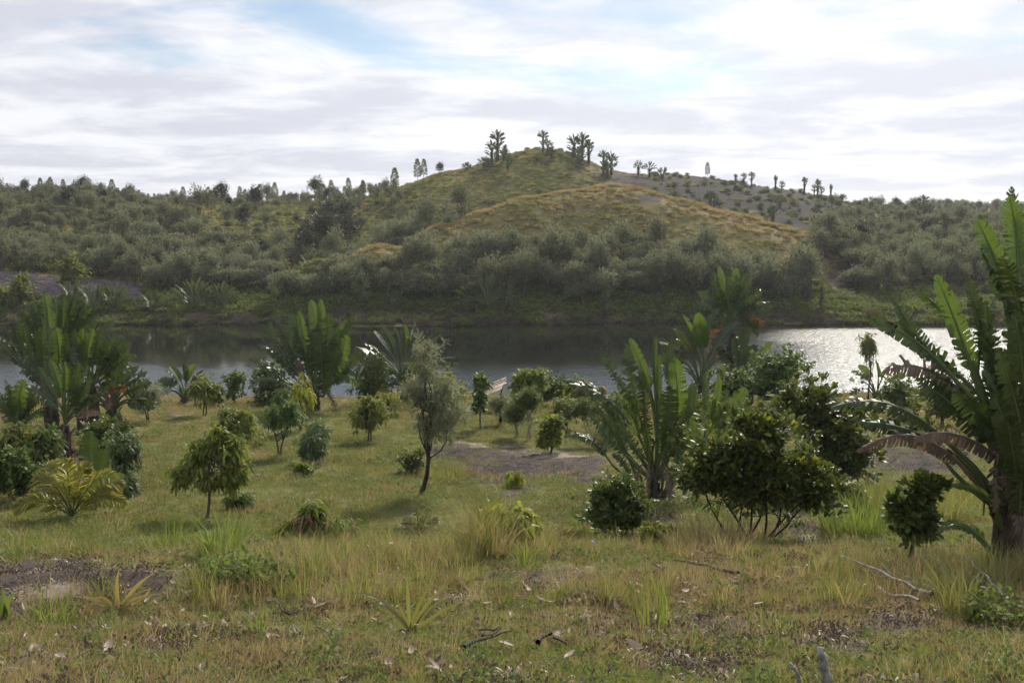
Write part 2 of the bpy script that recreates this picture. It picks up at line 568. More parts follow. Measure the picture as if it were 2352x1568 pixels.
c = t.mix(t.smooth(sv, 0.75, 1.15), c, t.mix(n3, (0.018, 0.015, 0.014), (0.042, 0.036, 0.033)))   # burnt ground
sandc = t.mix(n3, (0.19, 0.155, 0.130), (0.36, 0.305, 0.265))
av = t.math('ADD', attr(t, 'sand').outputs['Fac'], t.math('MULTIPLY', t.math('SUBTRACT', n2, 0.5), 1.1))
c = t.mix(t.smooth(av, 0.45, 0.95), c, sandc)
b = t.n('ShaderNodeBsdfPrincipled')
t.link(c, b.inputs['Base Color'])
b.inputs['Roughness'].default_value = 0.95
b.inputs['Specular IOR Level'].default_value = 0.1
bp = t.n('ShaderNodeBump')
bp.inputs['Strength'].default_value = 0.5
bp.inputs['Distance'].default_value = 0.05
t.link(n3, bp.inputs['Height'])
t.link(bp.outputs[0], b.inputs['Normal'])
o = t.n('ShaderNodeOutputMaterial')
t.link(b.outputs[0], o.inputs[0])
M['ground'] = gm

# lake water: dark, glossy, wind ripples in patches
wm, t = new_mat('lake_water')
geo = t.n('ShaderNodeNewGeometry')
mp = t.n('ShaderNodeMapping')
mp.inputs['Scale'].default_value = (1.0, 0.55, 1.0)
t.link(geo.outputs['Position'], mp.inputs[0])
rip = t.math('ADD', t.noise(mp.outputs[0], 3.2, 3, 0.6, 0.4), t.math('MULTIPLY', t.noise(mp.outputs[0], 9.0, 2, 0.5), 0.35))
sepp = t.n('ShaderNodeSeparateXYZ')
t.link(geo.outputs['Position'], sepp.inputs[0])
mp2 = t.n('ShaderNodeMapping')
mp2.inputs['Scale'].default_value = (0.35, 1.0, 1.0)
t.link(geo.outputs['Position'], mp2.inputs[0])
patch = t.noise(mp2.outputs[0], 0.10, 4, 0.5)
yy = t.math('ADD', sepp.outputs[1], t.math('MULTIPLY', sepp.outputs[0], -0.06))
wn = t.math('SUBTRACT', 1.0, t.smooth(t.math('ADD', yy, t.math('MULTIPLY', t.math('SUBTRACT', patch, 0.5), 22.0)), 63.0, 75.0))
wr = t.smooth(t.math('ADD', t.math('SUBTRACT', sepp.outputs[0], t.math('MULTIPLY', sepp.outputs[1], 0.22)), t.math('MULTIPLY', t.math('SUBTRACT', patch, 0.5), 16.0)), -3.0, 9.0)
wr = t.math('MULTIPLY', wr, t.math('SUBTRACT', 1.0, t.smooth(sepp.outputs[1], 88.0, 92.0)))
wind = t.math('MAXIMUM', t.math('MULTIPLY', wn, 0.32), wr)
b = t.n('ShaderNodeBsdfPrincipled')
b.inputs['Base Color'].default_value = (0.010, 0.011, 0.009, 1)
t.link(t.math('ADD', t.math('MULTIPLY', wind, 0.20), 0.02), b.inputs['Roughness'])
b.inputs['IOR'].default_value = 1.52
bp = t.n('ShaderNodeBump')
t.link(t.math('ADD', t.math('MULTIPLY', wind, 0.9), 0.03), bp.inputs['Strength'])
bp.inputs['Distance'].default_value = 0.12
t.link(rip, bp.inputs['Height'])
t.link(bp.outputs[0], b.inputs['Normal'])
o = t.n('ShaderNodeOutputMaterial')
t.link(b.outputs[0], o.inputs[0])
M['water'] = wm

# ------------------------------------------------------------------ terrain sheet
th_f = np.radians(np.arange(-34, 34.01, 0.2))
th_b = np.radians(np.concatenate([np.arange(36, 60, 2), np.arange(60, 300, 8), np.arange(300, 326, 2)]))
TH = np.concatenate([th_f, th_b])
RR = np.concatenate([[0.6], np.exp(np.arange(math.log(1.2), math.log(260), 0.0125)), np.exp(np.linspace(math.log(265), math.log(4800), 40))])
gx = RR[:, None] * np.sin(TH)[None]
gy = RR[:, None] * np.cos(TH)[None]
gzv = gz(gx, gy)
nr, nt = gx.shape
GQX, GQY = proj(gx, gy, gzv)


def blob(qx, qy, rx, ry, X, Y):
    return np.exp(-1.1 * (((X - qx) / rx) ** 2 + ((Y - qy) / ry) ** 2))


CRX = [640, 720, 860, 1000, 1100, 1200, 1300, 1395, 1480, 1600, 1700, 1800, 1910, 1960]
CRD = [103, 107, 111, 117, 120, 123.5, 127, 129.5, 129.5, 127.5, 126, 124, 122, 120]


def zones(x, y, z):
    """soil (with painted mango shade) / sand / dry weights at ground points"""
    qx, qy = proj(x, y, z)
    front = y > 3
    qx = np.where(front, qx, -9999)
    D = np.hypot(x, y)
    near, far = D < 56, D > 90
    cd = np.interp(qx, CRX, CRD)
    onf = (qx > 640) & (qx < 1930) & (D < cd + 0.9) & far
    behind = far * sstep(D - cd, 0.6, 2.5) * (qx > 640) * (1 - sstep(qx, 1930, 2000))
    fs = np.where(D < 60, 0.9, 0.13)
    wx = fbm(x * fs, y * fs, 61, 4)
    wy = fbm(x * fs + 40, y * fs, 67, 4)
    qx = qx + 90 * wx
    qy = qy + 34 * wy
    soil = np.zeros_like(x)
    sand = np.zeros_like(x)
    for a in ((140, 1335, 330, 60), (1190, 1068, 200, 52), (1060, 1040, 110, 32), (1330, 1085, 110, 46), (2090, 1060, 190, 40), (1840, 1210, 130, 40), (1500, 1190, 120, 40),
              (1185, 1122, 40, 10), (860, 1003, 45, 9), (735, 1062, 40, 10), (400, 945, 40, 8), (150, 1060, 110, 40)):  # flat patches under the two lawn mangos are cast shade painted as soil
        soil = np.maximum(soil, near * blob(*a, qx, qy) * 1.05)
    for a in ((95, 1345, 130, 34), (1240, 1040, 75, 13), (1080, 1015, 50, 10), (1290, 1048, 80, 12), (1180, 1030, 40, 8), (1850, 1235, 60, 18), (1930, 1110, 60, 14), (1330, 1392, 45, 8), (1190, 1120, 20, 5)):
        sand = np.maximum(sand, near * blob(*a, qx, qy))
    for a in ((90, 675, 190, 52), (1480, 402, 130, 22), (1930, 650, 70, 60), (1500, 460, 45, 20), (1640, 570, 40, 14), (2050, 560, 250, 60)):
        soil = np.maximum(soil, far * blob(*a, qx, qy))
    for a in ((1960, 510, 60, 30), (2080, 560, 120, 25), (2220, 590, 80, 20), (612, 634, 16, 4)):
        sand = np.maximum(sand, far * blob(*a, qx, qy) * 0.75)
    dry = 0.30 + 0.5 * fbm(x * 0.12, y * 0.12, 51, 4)
    dry = dry + near * (0.30 * sstep(13 - D, 0, 3) + 0.25 * blob(1500, 1330, 900, 90, qx, qy) - 0.15 * blob(850, 1100, 500, 90, qx, qy) + 0.35 * sstep(D, 36, 46))
    dry = dry + far * (0.25 * blob(430, 490, 90, 30, qx, qy) - 0.5 * sstep(105 - D, 0, 6))
    dry = dry + onf * (0.02 + 0.28 * sstep(D, 106, 114) + 0.40 * sstep(D - cd, -4, 0)) - 0.10 * behind + behind * 0.45 * blob(1350, 395, 80, 22, qx, qy)
    soil = np.maximum(soil, (D < 17) * 0.75 * sstep(fbm(x * 0.8, y * 0.8, 141, 4), 0.18, 0.42))
    soil = np.maximum(soil, 1.35 * behind * sstep(qx, 1400, 1480) * sstep(fbm(x * 0.06, y * 0.06, 171, 4), -0.25, 0.15))
    strip = sstep(D, 91, 93.5) * (1 - sstep(D, 97, 99))
    soil = np.maximum(soil, 0.6 * strip)
    soil = np.maximum(soil, 0.9 * sstep(D, 52, 54) * (1 - sstep(D, 90, 92)))
    return soil, sand, dry


S_, A_, Dr_ = zones(gx.ravel(), gy.ravel(), gzv.ravel())
tb = MB()
ii = np.arange(nr - 1)[:, None] * nt
jj = np.arange(nt)[None]
j2 = (jj + 1) % nt
Q = np.stack([ii + jj, ii + j2, ii + nt + j2, ii + nt + jj], -1).reshape(-1, 4)[:, ::-1]
V = np.stack([gx, gy, gzv], -1).reshape(-1, 3)
cen = np.array([[0, 0, CAMZ - 1.72]])
T0 = [(k, (k + 1) % nt, nt * nr) for k in range(nt)]
tb.add(np.vstack([V, cen]), T0, Q, 0.5)
gme = tb.mesh('ground', M['ground'])
for nm, arr in (('soil', S_), ('sand', A_), ('dry', Dr_)):
    at = gme.attributes.new(nm, 'FLOAT', 'POINT')
    at.data.foreach_set('value', np.append(arr, 0).astype(np.float32))
tag(mobj('ground', gme), 'grassy ground falling to the lake and rising into low hills', 'terrain', kind='structure')

wb = MB()
xs = np.linspace(-140, 160, 31)
ys = np.linspace(47, 100, 10)
XX, YY = np.meshgrid(xs, ys)
VW = np.stack([XX, YY, 0 * XX], -1).reshape(-1, 3)
i = np.arange(9)[:, None] * 31
j = np.arange(30)[None]
wb.add(VW, None, np.stack([i + j, i + j + 1, i + 32 + j, i + 31 + j], -1).reshape(-1, 4), 0.5)
tag(mobj('lake', wb.mesh('lake', M['water'])), 'dark still lake with a wind rippled silver near side', 'lake', kind='structure')

# ------------------------------------------------------------------ plant builders
UP = np.array([0, 0, 1.0])


def unit(v):
    v = np.asarray(v, float)
    return v / (np.linalg.norm(v, axis=-1, keepdims=True) + 1e-9)


def px2m(q, D):
    return q * KQ * D / 995.0


def leaves(mb, p, d, L, Wd, rng, curve=0.25, fold=0.18, m=0, shp=(0.38, 0.76, 0.42), a=None):
    """many leaves at once: six points each"""
    n = len(p)
    d = unit(d)
    ref = unit(rng.normal(size=(n, 3)) * 0.5 + UP)
    s = unit(np.cross(d, ref))
    nn = np.cross(s, d)
    L = np.broadcast_to(L, (n,))[:, None]
    Wd = np.broadcast_to(Wd, (n,))[:, None]
    g = -UP[None] * curve * L
    p1 = p + d * L * shp[0] + g * shp[0] ** 2
    p2 = p + d * L * shp[1] + g * shp[1] ** 2
    tip = p + d * L + g
    V = np.stack([p, p1 + s * Wd * .5 + nn * Wd * fold, p1 - s * Wd * .5 + nn * Wd * fold,
                  p2 + s * Wd * shp[2] + nn * Wd * fold, p2 - s * Wd * shp[2] + nn * Wd * fold, tip], 1).reshape(-1, 3)
    b = np.arange(n) * 6
    T = np.concatenate([np.stack([b, b + 2, b + 1], -1), np.stack([b + 3, b + 4, b + 5], -1)])
    Q = np.stack([b + 1, b + 2, b + 4, b + 3], -1)
    mb.add(V, T, Q, np.repeat(rng.random(n) if a is None else a, 6), m)


def ell_points(rng, cen, rad, n, shell=0.55, low=-0.75):
    u = unit(rng.normal(size=(n * 3, 3)))
    u = u[u[:, 2] > low][:n]
    r = shell + (1 - shell) * rng.random(len(u)) ** 0.6
    lump = 1 + 0.22 * np.sin(u[:, 0] * 5.1 + rng.random() * 6) * np.sin(u[:, 1] * 4.3 + rng.random() * 6) + 0.15 * np.sin(u[:, 2] * 7 + rng.random() * 6)
    return np.asarray(cen) + u * (r * lump)[:, None] * np.asarray(rad), u


def branchy(mb, rng, p0, p1, r0, r1, k=5, wob=0.08, n=6, m=0):
    t_ = np.linspace(0, 1, n)[:, None]
    p0, p1 = np.asarray(p0, float), np.asarray(p1, float)
    ln = np.linalg.norm(p1 - p0)
    pts = p0 + (p1 - p0) * t_ + wob * ln * (rng.normal(size=3) * np.sin(t_ * math.pi) + 0.6 * rng.normal(size=3) * np.sin(t_ * 2 * math.pi) + 0.25 * rng.normal(size=3) * np.sin(t_ * 4 * math.pi))
    mb.tube(pts, np.linspace(r0, r1, n), k, rng.random(), m)
    return pts


def make_shrub(rng, ells, trunks, kind, dens=1.0, n_br=14):
    """crown of leaf clusters in ellipsoids, trunk(s) with branches; local coordinates, base at origin"""
    k = KINDS[kind]
    cb, stems = MB(), []
    allp = []
    vol = np.array([e[1][0] * e[1][2] for e in ells])
    area = vol.sum()
    ncl = int(k['cl'] * dens)
    for e, vv in zip(ells, vol):
        e = (e[0], np.asarray(e[1]) * 1.12)
        n = max(6, int(ncl * vv / area))
        nl = k.get('nl', 12)
        l0, l1 = k.get('lump', (0.28, 0.50))
        ps, us = [], []
        for _ in range(nl):
            dv = unit(rng.normal(size=3)) * (0.30 + 0.42 * rng.random())
            rr = np.asarray(e[1]) * rng.uniform(l0, l1)
            p_, u_ = ell_points(rng, np.asarray(e[0]) + dv * np.asarray(e[1]), rr, max(2, int(n * 1.0 / nl)), k.get('shell', 0.45) * 0.6)
            ps.append(p_)
            us.append(unit(u_ * 0.7 + dv))
        nsp = max(2, n // 7)
        u_ = unit(rng.normal(size=(nsp, 3)) + UP * 0.25)
        ps.append(np.asarray(e[0]) + u_ * np.asarray(e[1]) * rng.uniform(0.85, 1.22, nsp)[:, None])
        us.append(u_)
        p, u = np.vstack(ps), np.vstack(us)
        allp.append(p)
        out = unit(u + UP * k.get('upw', 0.3))
        per = k['per']
        pp = np.repeat(p, per, 0) + rng.normal(size=(len(p) * per, 3)) * k['L'] * 0.22
        dd = unit(np.repeat(out, per, 0) * k.get('dir', 0.8) + rng.normal(size=(len(p) * per, 3)) * k.get('spread', 0.7) - UP * k.get('droop', 0.2))
        LL = k['L'] * rng.uniform(0.65, 1.25, len(pp))
        a = np.clip(np.repeat(rng.random(len(p)), per) * 0.6 + rng.random(len(pp)) * 0.4, 0, 1)
        mm = 0
        sel = np.zeros(len(pp), bool)
        if k.get('tips'):
            cl = np.repeat((rng.random(len(p)) < k['tips']) & (u[:, 2] > -0.1), per)
            sel = cl
        for s_, m_ in ((~sel, 0), (sel, 1)):
            if s_.any():
                leaves(cb, pp[s_], dd[s_], LL[s_], LL[s_] * k['asp'], rng, k.get('curve', 0.25), 0.16, m_, k.get('shp', (0.38, 0.76, 0.42)), a[s_])
    allp = np.vstack(allp)
    cz_ = np.array([e[0] for e in ells])
    for (bx, by), top, r in trunks:
        tbm = MB()
        stems.append(tbm)
        pts = branchy(tbm, rng, (bx, by, -0.12), top, r, r * 0.5, 6, 0.025, 8)
        tgt = allp[rng.integers(0, len(allp), max(2, n_br // len(trunks)))]
        for q_ in tgt:
            s0 = pts[rng.integers(3, len(pts))]
            branchy(tbm, rng, s0, s0 + (q_ - s0) * 0.9, r * 0.42, r * 0.10, 4, 0.08, 5)
    return cb, stems


KINDS = {
    'mango': dict(cl=150, per=10, L=0.20, asp=0.24, nl=15, lump=(.18, .38), droop=0.38, dir=0.5, spread=0.6, curve=0.45, mats=['mango'], bark='bark'),
    'mango_dark': dict(cl=170, per=11, L=0.20, asp=0.26, droop=0.45, dir=0.6, spread=0.65, curve=0.35, mats=['mango_dark'], bark='bark'),
    'mango_blue': dict(cl=150, per=11, L=0.19, asp=0.24, droop=0.6, dir=0.6, spread=0.6, curve=0.4, mats=['mango_blue'], bark='bark_pale'),
    'mango_yellow': dict(cl=90, per=10, L=0.24, asp=0.25, droop=0.9, dir=0.5, spread=0.5, curve=0.5, mats=['mango_yellow'], bark='bark'),
    'mango_pink': dict(cl=110, per=10, L=0.20, asp=0.2, droop=0.8, dir=0.5, spread=0.55, curve=0.45, mats=['mango', 'pink'], tips=0.10, bark='bark'),
    'glossy': dict(cl=330, per=9, L=0.15, asp=0.42, nl=20, lump=(.18, .36), droop=-0.2, dir=0.9, spread=0.62, curve=0.05, mats=['glossy', 'glossy_tip'], tips=0.10, shell=0.35, bark='bark_dark', shp=(0.45, 0.8, 0.46)),
    'round_dark': dict(cl=220, per=9, L=0.15, asp=0.5, droop=0.1, dir=0.7, spread=0.75, curve=0.15, mats=['mango_dark'], shell=0.4, bark='bark'),
    'round_green': dict(cl=200, per=9, L=0.16, asp=0.45, droop=0.1, dir=0.7, spread=0.75, curve=0.15, mats=['mango'], shell=0.4, bark='bark'),
    'small_dark': dict(cl=260, per=10, L=0.085, asp=0.42, droop=-0.1, dir=0.8, spread=0.8, curve=0.05, mats=['glossy'], shell=0.3, bark='bark_dark'),
    'acacia': dict(cl=330, per=13, L=0.13, asp=0.11, droop=0.05, dir=0.6, spread=0.85, curve=0.15, mats=['acacia'], shell=0.15, nl=16, lump=(.2, .42), bark='bark_dark'),
    'feather_dark': dict(cl=300, per=12, L=0.11, asp=0.2, droop=0.0, dir=0.6, spread=0.85, curve=0.1, mats=['mango_dark'], shell=0.3, bark='bark_pale'),
}


def shrub_at(name, label, cat, kind, base, boxes, trunks, seed, dens=1.0, group=None, leafscale=1.0, n_br=14, depth=1.0, dmin=4, dmax=56, tr=0.035, D=None):
    """base pixel, crown boxes in pixels (x0,y0,x1,y1), trunks = list of foot pixel offsets"""
    rng = np.random.default_rng(seed)
    loc = hit(base[0], base[1], dmin, dmax) if D is None else None
    if loc is None:
        x, y, _ = P(base[0], base[1], D)
        loc = np.array([x, D, float(gz(np.array([x]), np.array([float(D)]))[0])])
    D = loc[1]
    ells = []
    for x0, y0, x1, y1 in boxes:
        c = P((x0 + x1) / 2, (y0 + y1) / 2, D) - loc
        rx, rz = px2m((x1 - x0) / 2, D), px2m((y1 - y0) / 2, D)
        ells.append((c, (rx, (rx + rz) / 2 * depth, rz)))
    sv = dict(KINDS[kind])
    KINDS['_'] = dict(sv, L=sv['L'] * leafscale)
    tops = []
    for i, dx in enumerate(trunks):
        e = ells[i % len(ells)]
        off = px2m(dx, D)
        tops.append(((off, rng.uniform(-.05, .05)), tuple(e[0] + np.array([off * 0.6, 0, -e[1][2] * 0.15])), tr * (1 if len(trunks) < 3 else 0.6)))
    cb, stems = make_shrub(rng, ells, tops, '_', dens, n_br)
    root = empty(name, loc, label, cat, group)
    mobj('crown', cb.mesh('crown', [M[x] for x in sv['mats']]), root)
    for sm in stems:
        mobj('trunk' if len(stems) == 1 else 'stem', sm.mesh('stem', M[sv['bark']]), root)
    return root


def blade(mb, P1, P2, P3, Wd, nref, torn, hang, fold, rng, ns=13, lean=0.05, m=0):
    P1, P2, P3 = (np.asarray(v, float) for v in (P1, P2, P3))
    C = 2 * P2 - 0.5 * (P1 + P3)
    sl = np.linspace(0, 1, ns + 1)
    sl[1:-1] += rng.uniform(-0.25, 0.25, ns - 1) / ns
    for side in (-1, 1):
        dr = hang + torn * rng.normal(size=ns) * 0.38 + 0.06 * np.sin(np.arange(ns) * 0.8 + rng.random() * 6)
        gap = torn * rng.uniform(0, 0.80, ns) * np.diff(sl)
        if torn < 0.35:
            gap *= 1.6 * (rng.random(ns) < 0.4)
        c = np.array([0, 0.5, 1.0])
        sa = sl[:-1, None] + lean * c + gap[:, None] * 0.5 * c
        sb = sl[1:, None] + lean * c - gap[:, None] * 0.5 * c
        s = np.stack([sa, sb], 1)                       # strip, end, column
        sc_ = np.clip(s, 0, 1)
        e = sc_[..., None]
        ctr = (1 - e) ** 2 * P1 + 2 * e * (1 - e) * C + e * e * P3
        T = unit(2 * (1 - e) * (C - P1) + 2 * e * (P3 - C))
        S = unit(np.cross(T, np.broadcast_to(nref, T.shape)))
        N = np.cross(S, T)
        wf = np.minimum(1, (np.maximum(sc_, 0.004) / 0.16) ** 0.6) * np.sqrt(np.maximum(0.012, 1 - np.maximum(0, sc_ - 0.0) ** 4.5))
        cc = np.broadcast_to(c, s.shape)
        dv = S * side * math.cos(fold) + N * math.sin(fold)
        h = np.clip(dr, -0.15, 1.2)[:, None, None] * cc
        dv = unit(dv * (1 - 0.85 * np.clip(h, 0, 1))[..., None] - UP * h[..., None])
        Vp = ctr + dv * (Wd * wf * cc)[..., None]
        Vp = Vp.reshape(-1, 3)
        b = np.arange(ns)[:, None] * 6
        q = np.concatenate([b + np.array([[0, 1, 4, 3]]), b + np.array([[1, 2, 5, 4]])])
        if side < 0:
            q = q[:, ::-1]
        mb.add(Vp, None, q, np.repeat(np.clip(0.5 + rng.normal(size=ns) * 0.22, 0, 1), 6), m)
    return C


def big_leaf(root, name, mat, P0, P1, P2, P3, Wd, nref, torn, hang, fold, rng, ns=13, rs=0.03, stalk=True):
    """leaf blade as a part of the plant, its stalk and midrib a sub-part"""
    mb = MB()
    C = blade(mb, P1, P2, P3, Wd, nref, torn, hang, fold, rng, ns)
    sb = MB() if stalk else mb
    P0, P1, P3 = np.asarray(P0), np.asarray(P1), np.asarray(P3)
    tt = np.linspace(0, 1, 5)[:, None]
    tin = unit(C - P1)
    ctl = P1 - tin * np.linalg.norm(P1 - P0) * 0.45
    st = (1 - tt) ** 2 * P0 + 2 * tt * (1 - tt) * ctl + tt ** 2 * P1
    e = np.linspace(0, 0.97, 7)[1:, None]
    rib = (1 - e) ** 2 * P1 + 2 * e * (1 - e) * C + e * e * P3
    path = np.vstack([st, rib])
    sb.tube(path, np.concatenate([np.linspace(rs * 1.5, rs, 5), np.linspace(rs * 0.8, rs * 0.15, 6)]), 5, 0.5, 0 if stalk else 1)
    lf = mobj(name, mb.mesh(name, mat if stalk else [mat, M['stalk']]), root)
    if stalk:
        mobj('leaf_stalk', sb.mesh('leaf_stalk', M['stalk'] if mat not in (M['rav_dead'], M['rav_orange']) else M['rav_dead']), lf)
    return lf


def rav_trunk(rng, H, r, lean=(0, 0)):
    """trunk ringed with the split sheaths of old leaves"""
    mb = MB()
    n = 9
    tt = np.linspace(0, 1, n)
    path = np.stack([lean[0] * tt ** 1.5, lean[1] * tt ** 1.5, -0.15 + (H + 0.15) * tt], -1)
    mb.tube(path, r * (1.25 - 0.45 * tt) * (1 + 0.08 * np.sin(tt * 25)), 8, 0.4)
    for k in range(16):
        h = rng.uniform(0.05, 0.95) * H
        a = rng.uniform(0, 2 * math.pi)
        base = np.array([math.cos(a) * r * 0.9 + lean[0] * (h / H) ** 1.5, math.sin(a) * r * 0.9 + lean[1] * (h / H) ** 1.5, h])
        tip = base + np.array([math.cos(a) * r * rng.uniform(.4, 1.6), math.sin(a) * r * rng.uniform(.4, 1.6), rng.uniform(-.35, .35) * max(H, .8)])
        branchy(mb, rng, base, tip, r * 0.22, r * 0.05, 4, 0.05, 4)
    return mb


def fan_palm(name, label, loc, H, r, n, Ls, Lb, Wd, az, spread, torn, seed, dead=2, mat='rav', cat='palm', group=None, stalk=True, lean=(0, 0), ns=13, rollsd=45, orange=0, bend=1.0, young=1, rollmean=0, tier=0.0):
    """traveller's palm: leaves in one fan on a trunk"""
    rng = np.random.default_rng(seed)
    root = empty(name, loc, label, cat, group)
    mobj('trunk', rav_trunk(rng, H, r, lean).mesh('trunk', M['trunk_rav']), root)
    hub = np.array([lean[0], lean[1], H])
    hv = np.array([math.cos(az), math.sin(az), 0])
    pv = np.array([-math.sin(az), math.cos(az), 0])
    for i in range(n):
        f = (i + 0.5) / n * 2 - 1
        a = math.radians(spread) * f + rng.normal() * 0.05
        ca, sa = math.cos(a), math.sin(a)
        d = unit(UP * ca + hv * sa + pv * rng.normal() * 0.10)
        sz = 1.0 - 0.15 * rng.random() - 0.12 * abs(f)
        hub = np.array([lean[0], lean[1], H]) - UP * H * tier * rng.random() * (i % 2)
        P0 = hub + hv * sa * r * 0.8 - UP * 0.25 * Ls * abs(f)
        P1 = hub + d * Ls * sz
        bd = (math.radians(14) + math.radians(48) * abs(f) ** 1.3 + rng.random() * 0.2) * bend * (1 if f > 0 else -1)
        a2 = a + bd * 0.55
        a3 = a + bd
        P2 = P1 + unit(UP * math.cos(a2) + hv * math.sin(a2) + pv * rng.normal() * .12) * Lb * sz * 0.5
        P3 = P2 + unit(UP * math.cos(a3) + hv * math.sin(a3) + pv * rng.normal() * .15) * Lb * sz * 0.5
        nin = UP * (-sa) * (1 if f > 0 else 1) + hv * ca
        nin = nin * (-1 if f > 0 else 1)
        roll = math.radians(rng.normal() * rollsd + rollmean * (1 if rng.random() < .5 else -1))
        nref = nin * math.cos(roll) + pv * math.sin(roll)
        tr = np.clip(torn * (0.35 + 0.9 * abs(f)) + rng.normal() * 0.12, 0, 1)
        mm = M[mat]
        nm = 'leaf'
        if mat == 'rav' and abs(f) < 0.25 and young and rng.random() < 0.6:
            mm = M['rav_young']
            tr *= 0.3
        if orange and abs(f) > 0.8:
            mm = M['rav_orange']
        big_leaf(root, nm, mm, P0, P1, P2, P3, Wd * rng.uniform(.85, 1.1), nref, tr, 0.10 + 0.45 * abs(f) * tr, math.radians(22 + rng.normal() * 8), rng, ns, r * 0.22, stalk)
    for k in range(dead):
        a = rng.uniform(0, 2 * math.pi)
        o = np.array([math.cos(a), math.sin(a), 0])
        P0 = hub - UP * 0.15 * H
        P1 = P0 + o * Ls * 0.35 - UP * Ls * 0.05
        P2 = P1 + o * Lb * 0.12 - UP * Lb * 0.35
        P3 = P2 - UP * Lb * 0.4 + o * Lb * rng.uniform(-.1, .1)
        big_leaf(root, 'dead_leaf', M['rav_dead'], P0, P1, P2, P3, Wd * 0.6, o, 0.95, 0.8, 0.1, rng, ns, r * 0.18, stalk)
    return root


def px_palm(name, label, base, D, trunk, lvs, seed, group=None, extra=0.7, rt=0.14, tear=0.10):
    """traveller's palm whose leaves are laid out one by one: each (p0, p1, p2, tip, half width, roll, torn, hang, kind, depth)"""
    rng = np.random.default_rng(seed)
    loc = P(base[0], base[1], D)
    loc[2] = float(gz(np.array([loc[0]]), np.array([loc[1]]))[0])
    root = empty(name, loc, label, 'palm', group)
    hubw = P(trunk[0], trunk[1], D) - loc
    mobj('trunk', rav_trunk(rng, hubw[2], rt, (hubw[0], 0.0)).mesh('trunk', M['trunk_rav']), root)
    more = []
    for L in lvs:
        if L[8] in 'gy' and extra and rng.random() < extra:
            j = lambda p, s: (p[0] + rng.normal() * s, p[1] + rng.normal() * s * .6)
            sc0 = L[4] * .55
            more.append((L[0], j(L[1], sc0 * .6), j(L[2], sc0 * .9), j(L[3], sc0 * 1.3), L[4] * rng.uniform(.7, .95), L[5] + rng.normal() * 40, min(1, L[6] + .45), L[7] + .2, 'g', (L[9] if len(L) > 9 else 0) + rng.uniform(.25, .7)))
    for L in list(lvs) + more:
        p0, p1, p2, p3, hw, roll, torn, hang, kind = L[:9]
        torn = min(1, torn + .14 + tear)
        hw = hw * (1 - .35 * tear)
        dd = L[9] if len(L) > 9 else rng.uniform(-0.35, 0.35)
        pts = [P(p[0], p[1], D + dd * k) - loc for p, k in ((p0, 0.15), (p1, 0.5), (p2, 0.8), (p3, 1.0))]
        view = unit(-(pts[2] + loc - np.array([0, 0, CAMZ])))
        Tt = unit(pts[3] - pts[1])
        side = unit(np.cross(Tt, view))
        rr = math.radians(roll)
        nref = view * math.cos(rr) + side * math.sin(rr)
        mat = {'g': 'rav', 'y': 'rav_young', 'd': 'rav_dead', 'o': 'rav_orange'}[kind]
        big_leaf(root, 'dead_leaf' if kind == 'd' else 'leaf', M[mat], *pts, px2m(hw, D), nref, torn, hang, math.radians(16), rng, 24, rt * 0.16, True)
    return root


# ------------------------------------------------------------------ scatter (stuff only)
def scatter(name, label, protos, pts, rot, scl, pick):
    me = bpy.data.meshes.new(name)
    n = len(pts)
    me.vertices.add(n)
    me.vertices.foreach_set('co', np.asarray(pts, np.float32).ravel())
    for nm, typ, key, arr in (('rot', 'FLOAT_VECTOR', 'vector', rot), ('scl', 'FLOAT', 'value', scl), ('pick', 'INT', 'value', pick)):
        at = me.attributes.new(nm, typ, 'POINT')
        at.data.foreach_set(key, np.asarray(arr, np.int32 if typ == 'INT' else np.float32).ravel())
    o = mobj(name, me)
    tag(o, label, name.replace('_', ' '), kind='stuff')
    coll = bpy.data.collections.new(name + '_kinds')
    for k, pm in enumerate(protos):
        po = bpy.data.objects.new('%s_kind_%02d' % (name, k), pm)
        coll.objects.link(po)
    ng = bpy.data.node_groups.new(name + '_scatter', 'GeometryNodeTree')
    ng.interface.new_socket('Geometry', in_out='INPUT', socket_type='NodeSocketGeometry')
    ng.interface.new_socket('Geometry', in_out='OUTPUT', socket_type='NodeSocketGeometry')
    N = ng.nodes
    gi, go = N.new('NodeGroupInput'), N.new('NodeGroupOutput')
    iop = N.new('GeometryNodeInstanceOnPoints')
    ci = N.new('GeometryNodeCollectionInfo')
    ci.inputs['Collection'].default_value = coll
    ci.inputs['Separate Children'].default_value = True
    ci.inputs['Reset Children'].default_value = True

    def na(nm, typ):
        a = N.new('GeometryNodeInputNamedAttribute')
        a.data_type = typ
        a.inputs['Name'].default_value = nm
        return [s for s in a.outputs if s.enabled and s.name == 'Attribute'][0]
    L = ng.links.new
    L(gi.outputs[0], iop.inputs['Points'])
    L(ci.outputs[0], iop.inputs['Instance'])
    iop.inputs['Pick Instance'].default_value = True
    L(na('pick', 'INT'), iop.inputs['Instance Index'])
    e2r = N.new('FunctionNodeEulerToRotation')
    L(na('rot', 'FLOAT_VECTOR'), e2r.inputs[0])
    L(e2r.outputs[0], iop.inputs['Rotation'])
    L(na('scl', 'FLOAT'), iop.inputs['Scale'])
    L(iop.outputs[0], go.inputs[0])
    md = o.modifiers.new('scatter', 'NODES')
    md.node_group = ng
    return o


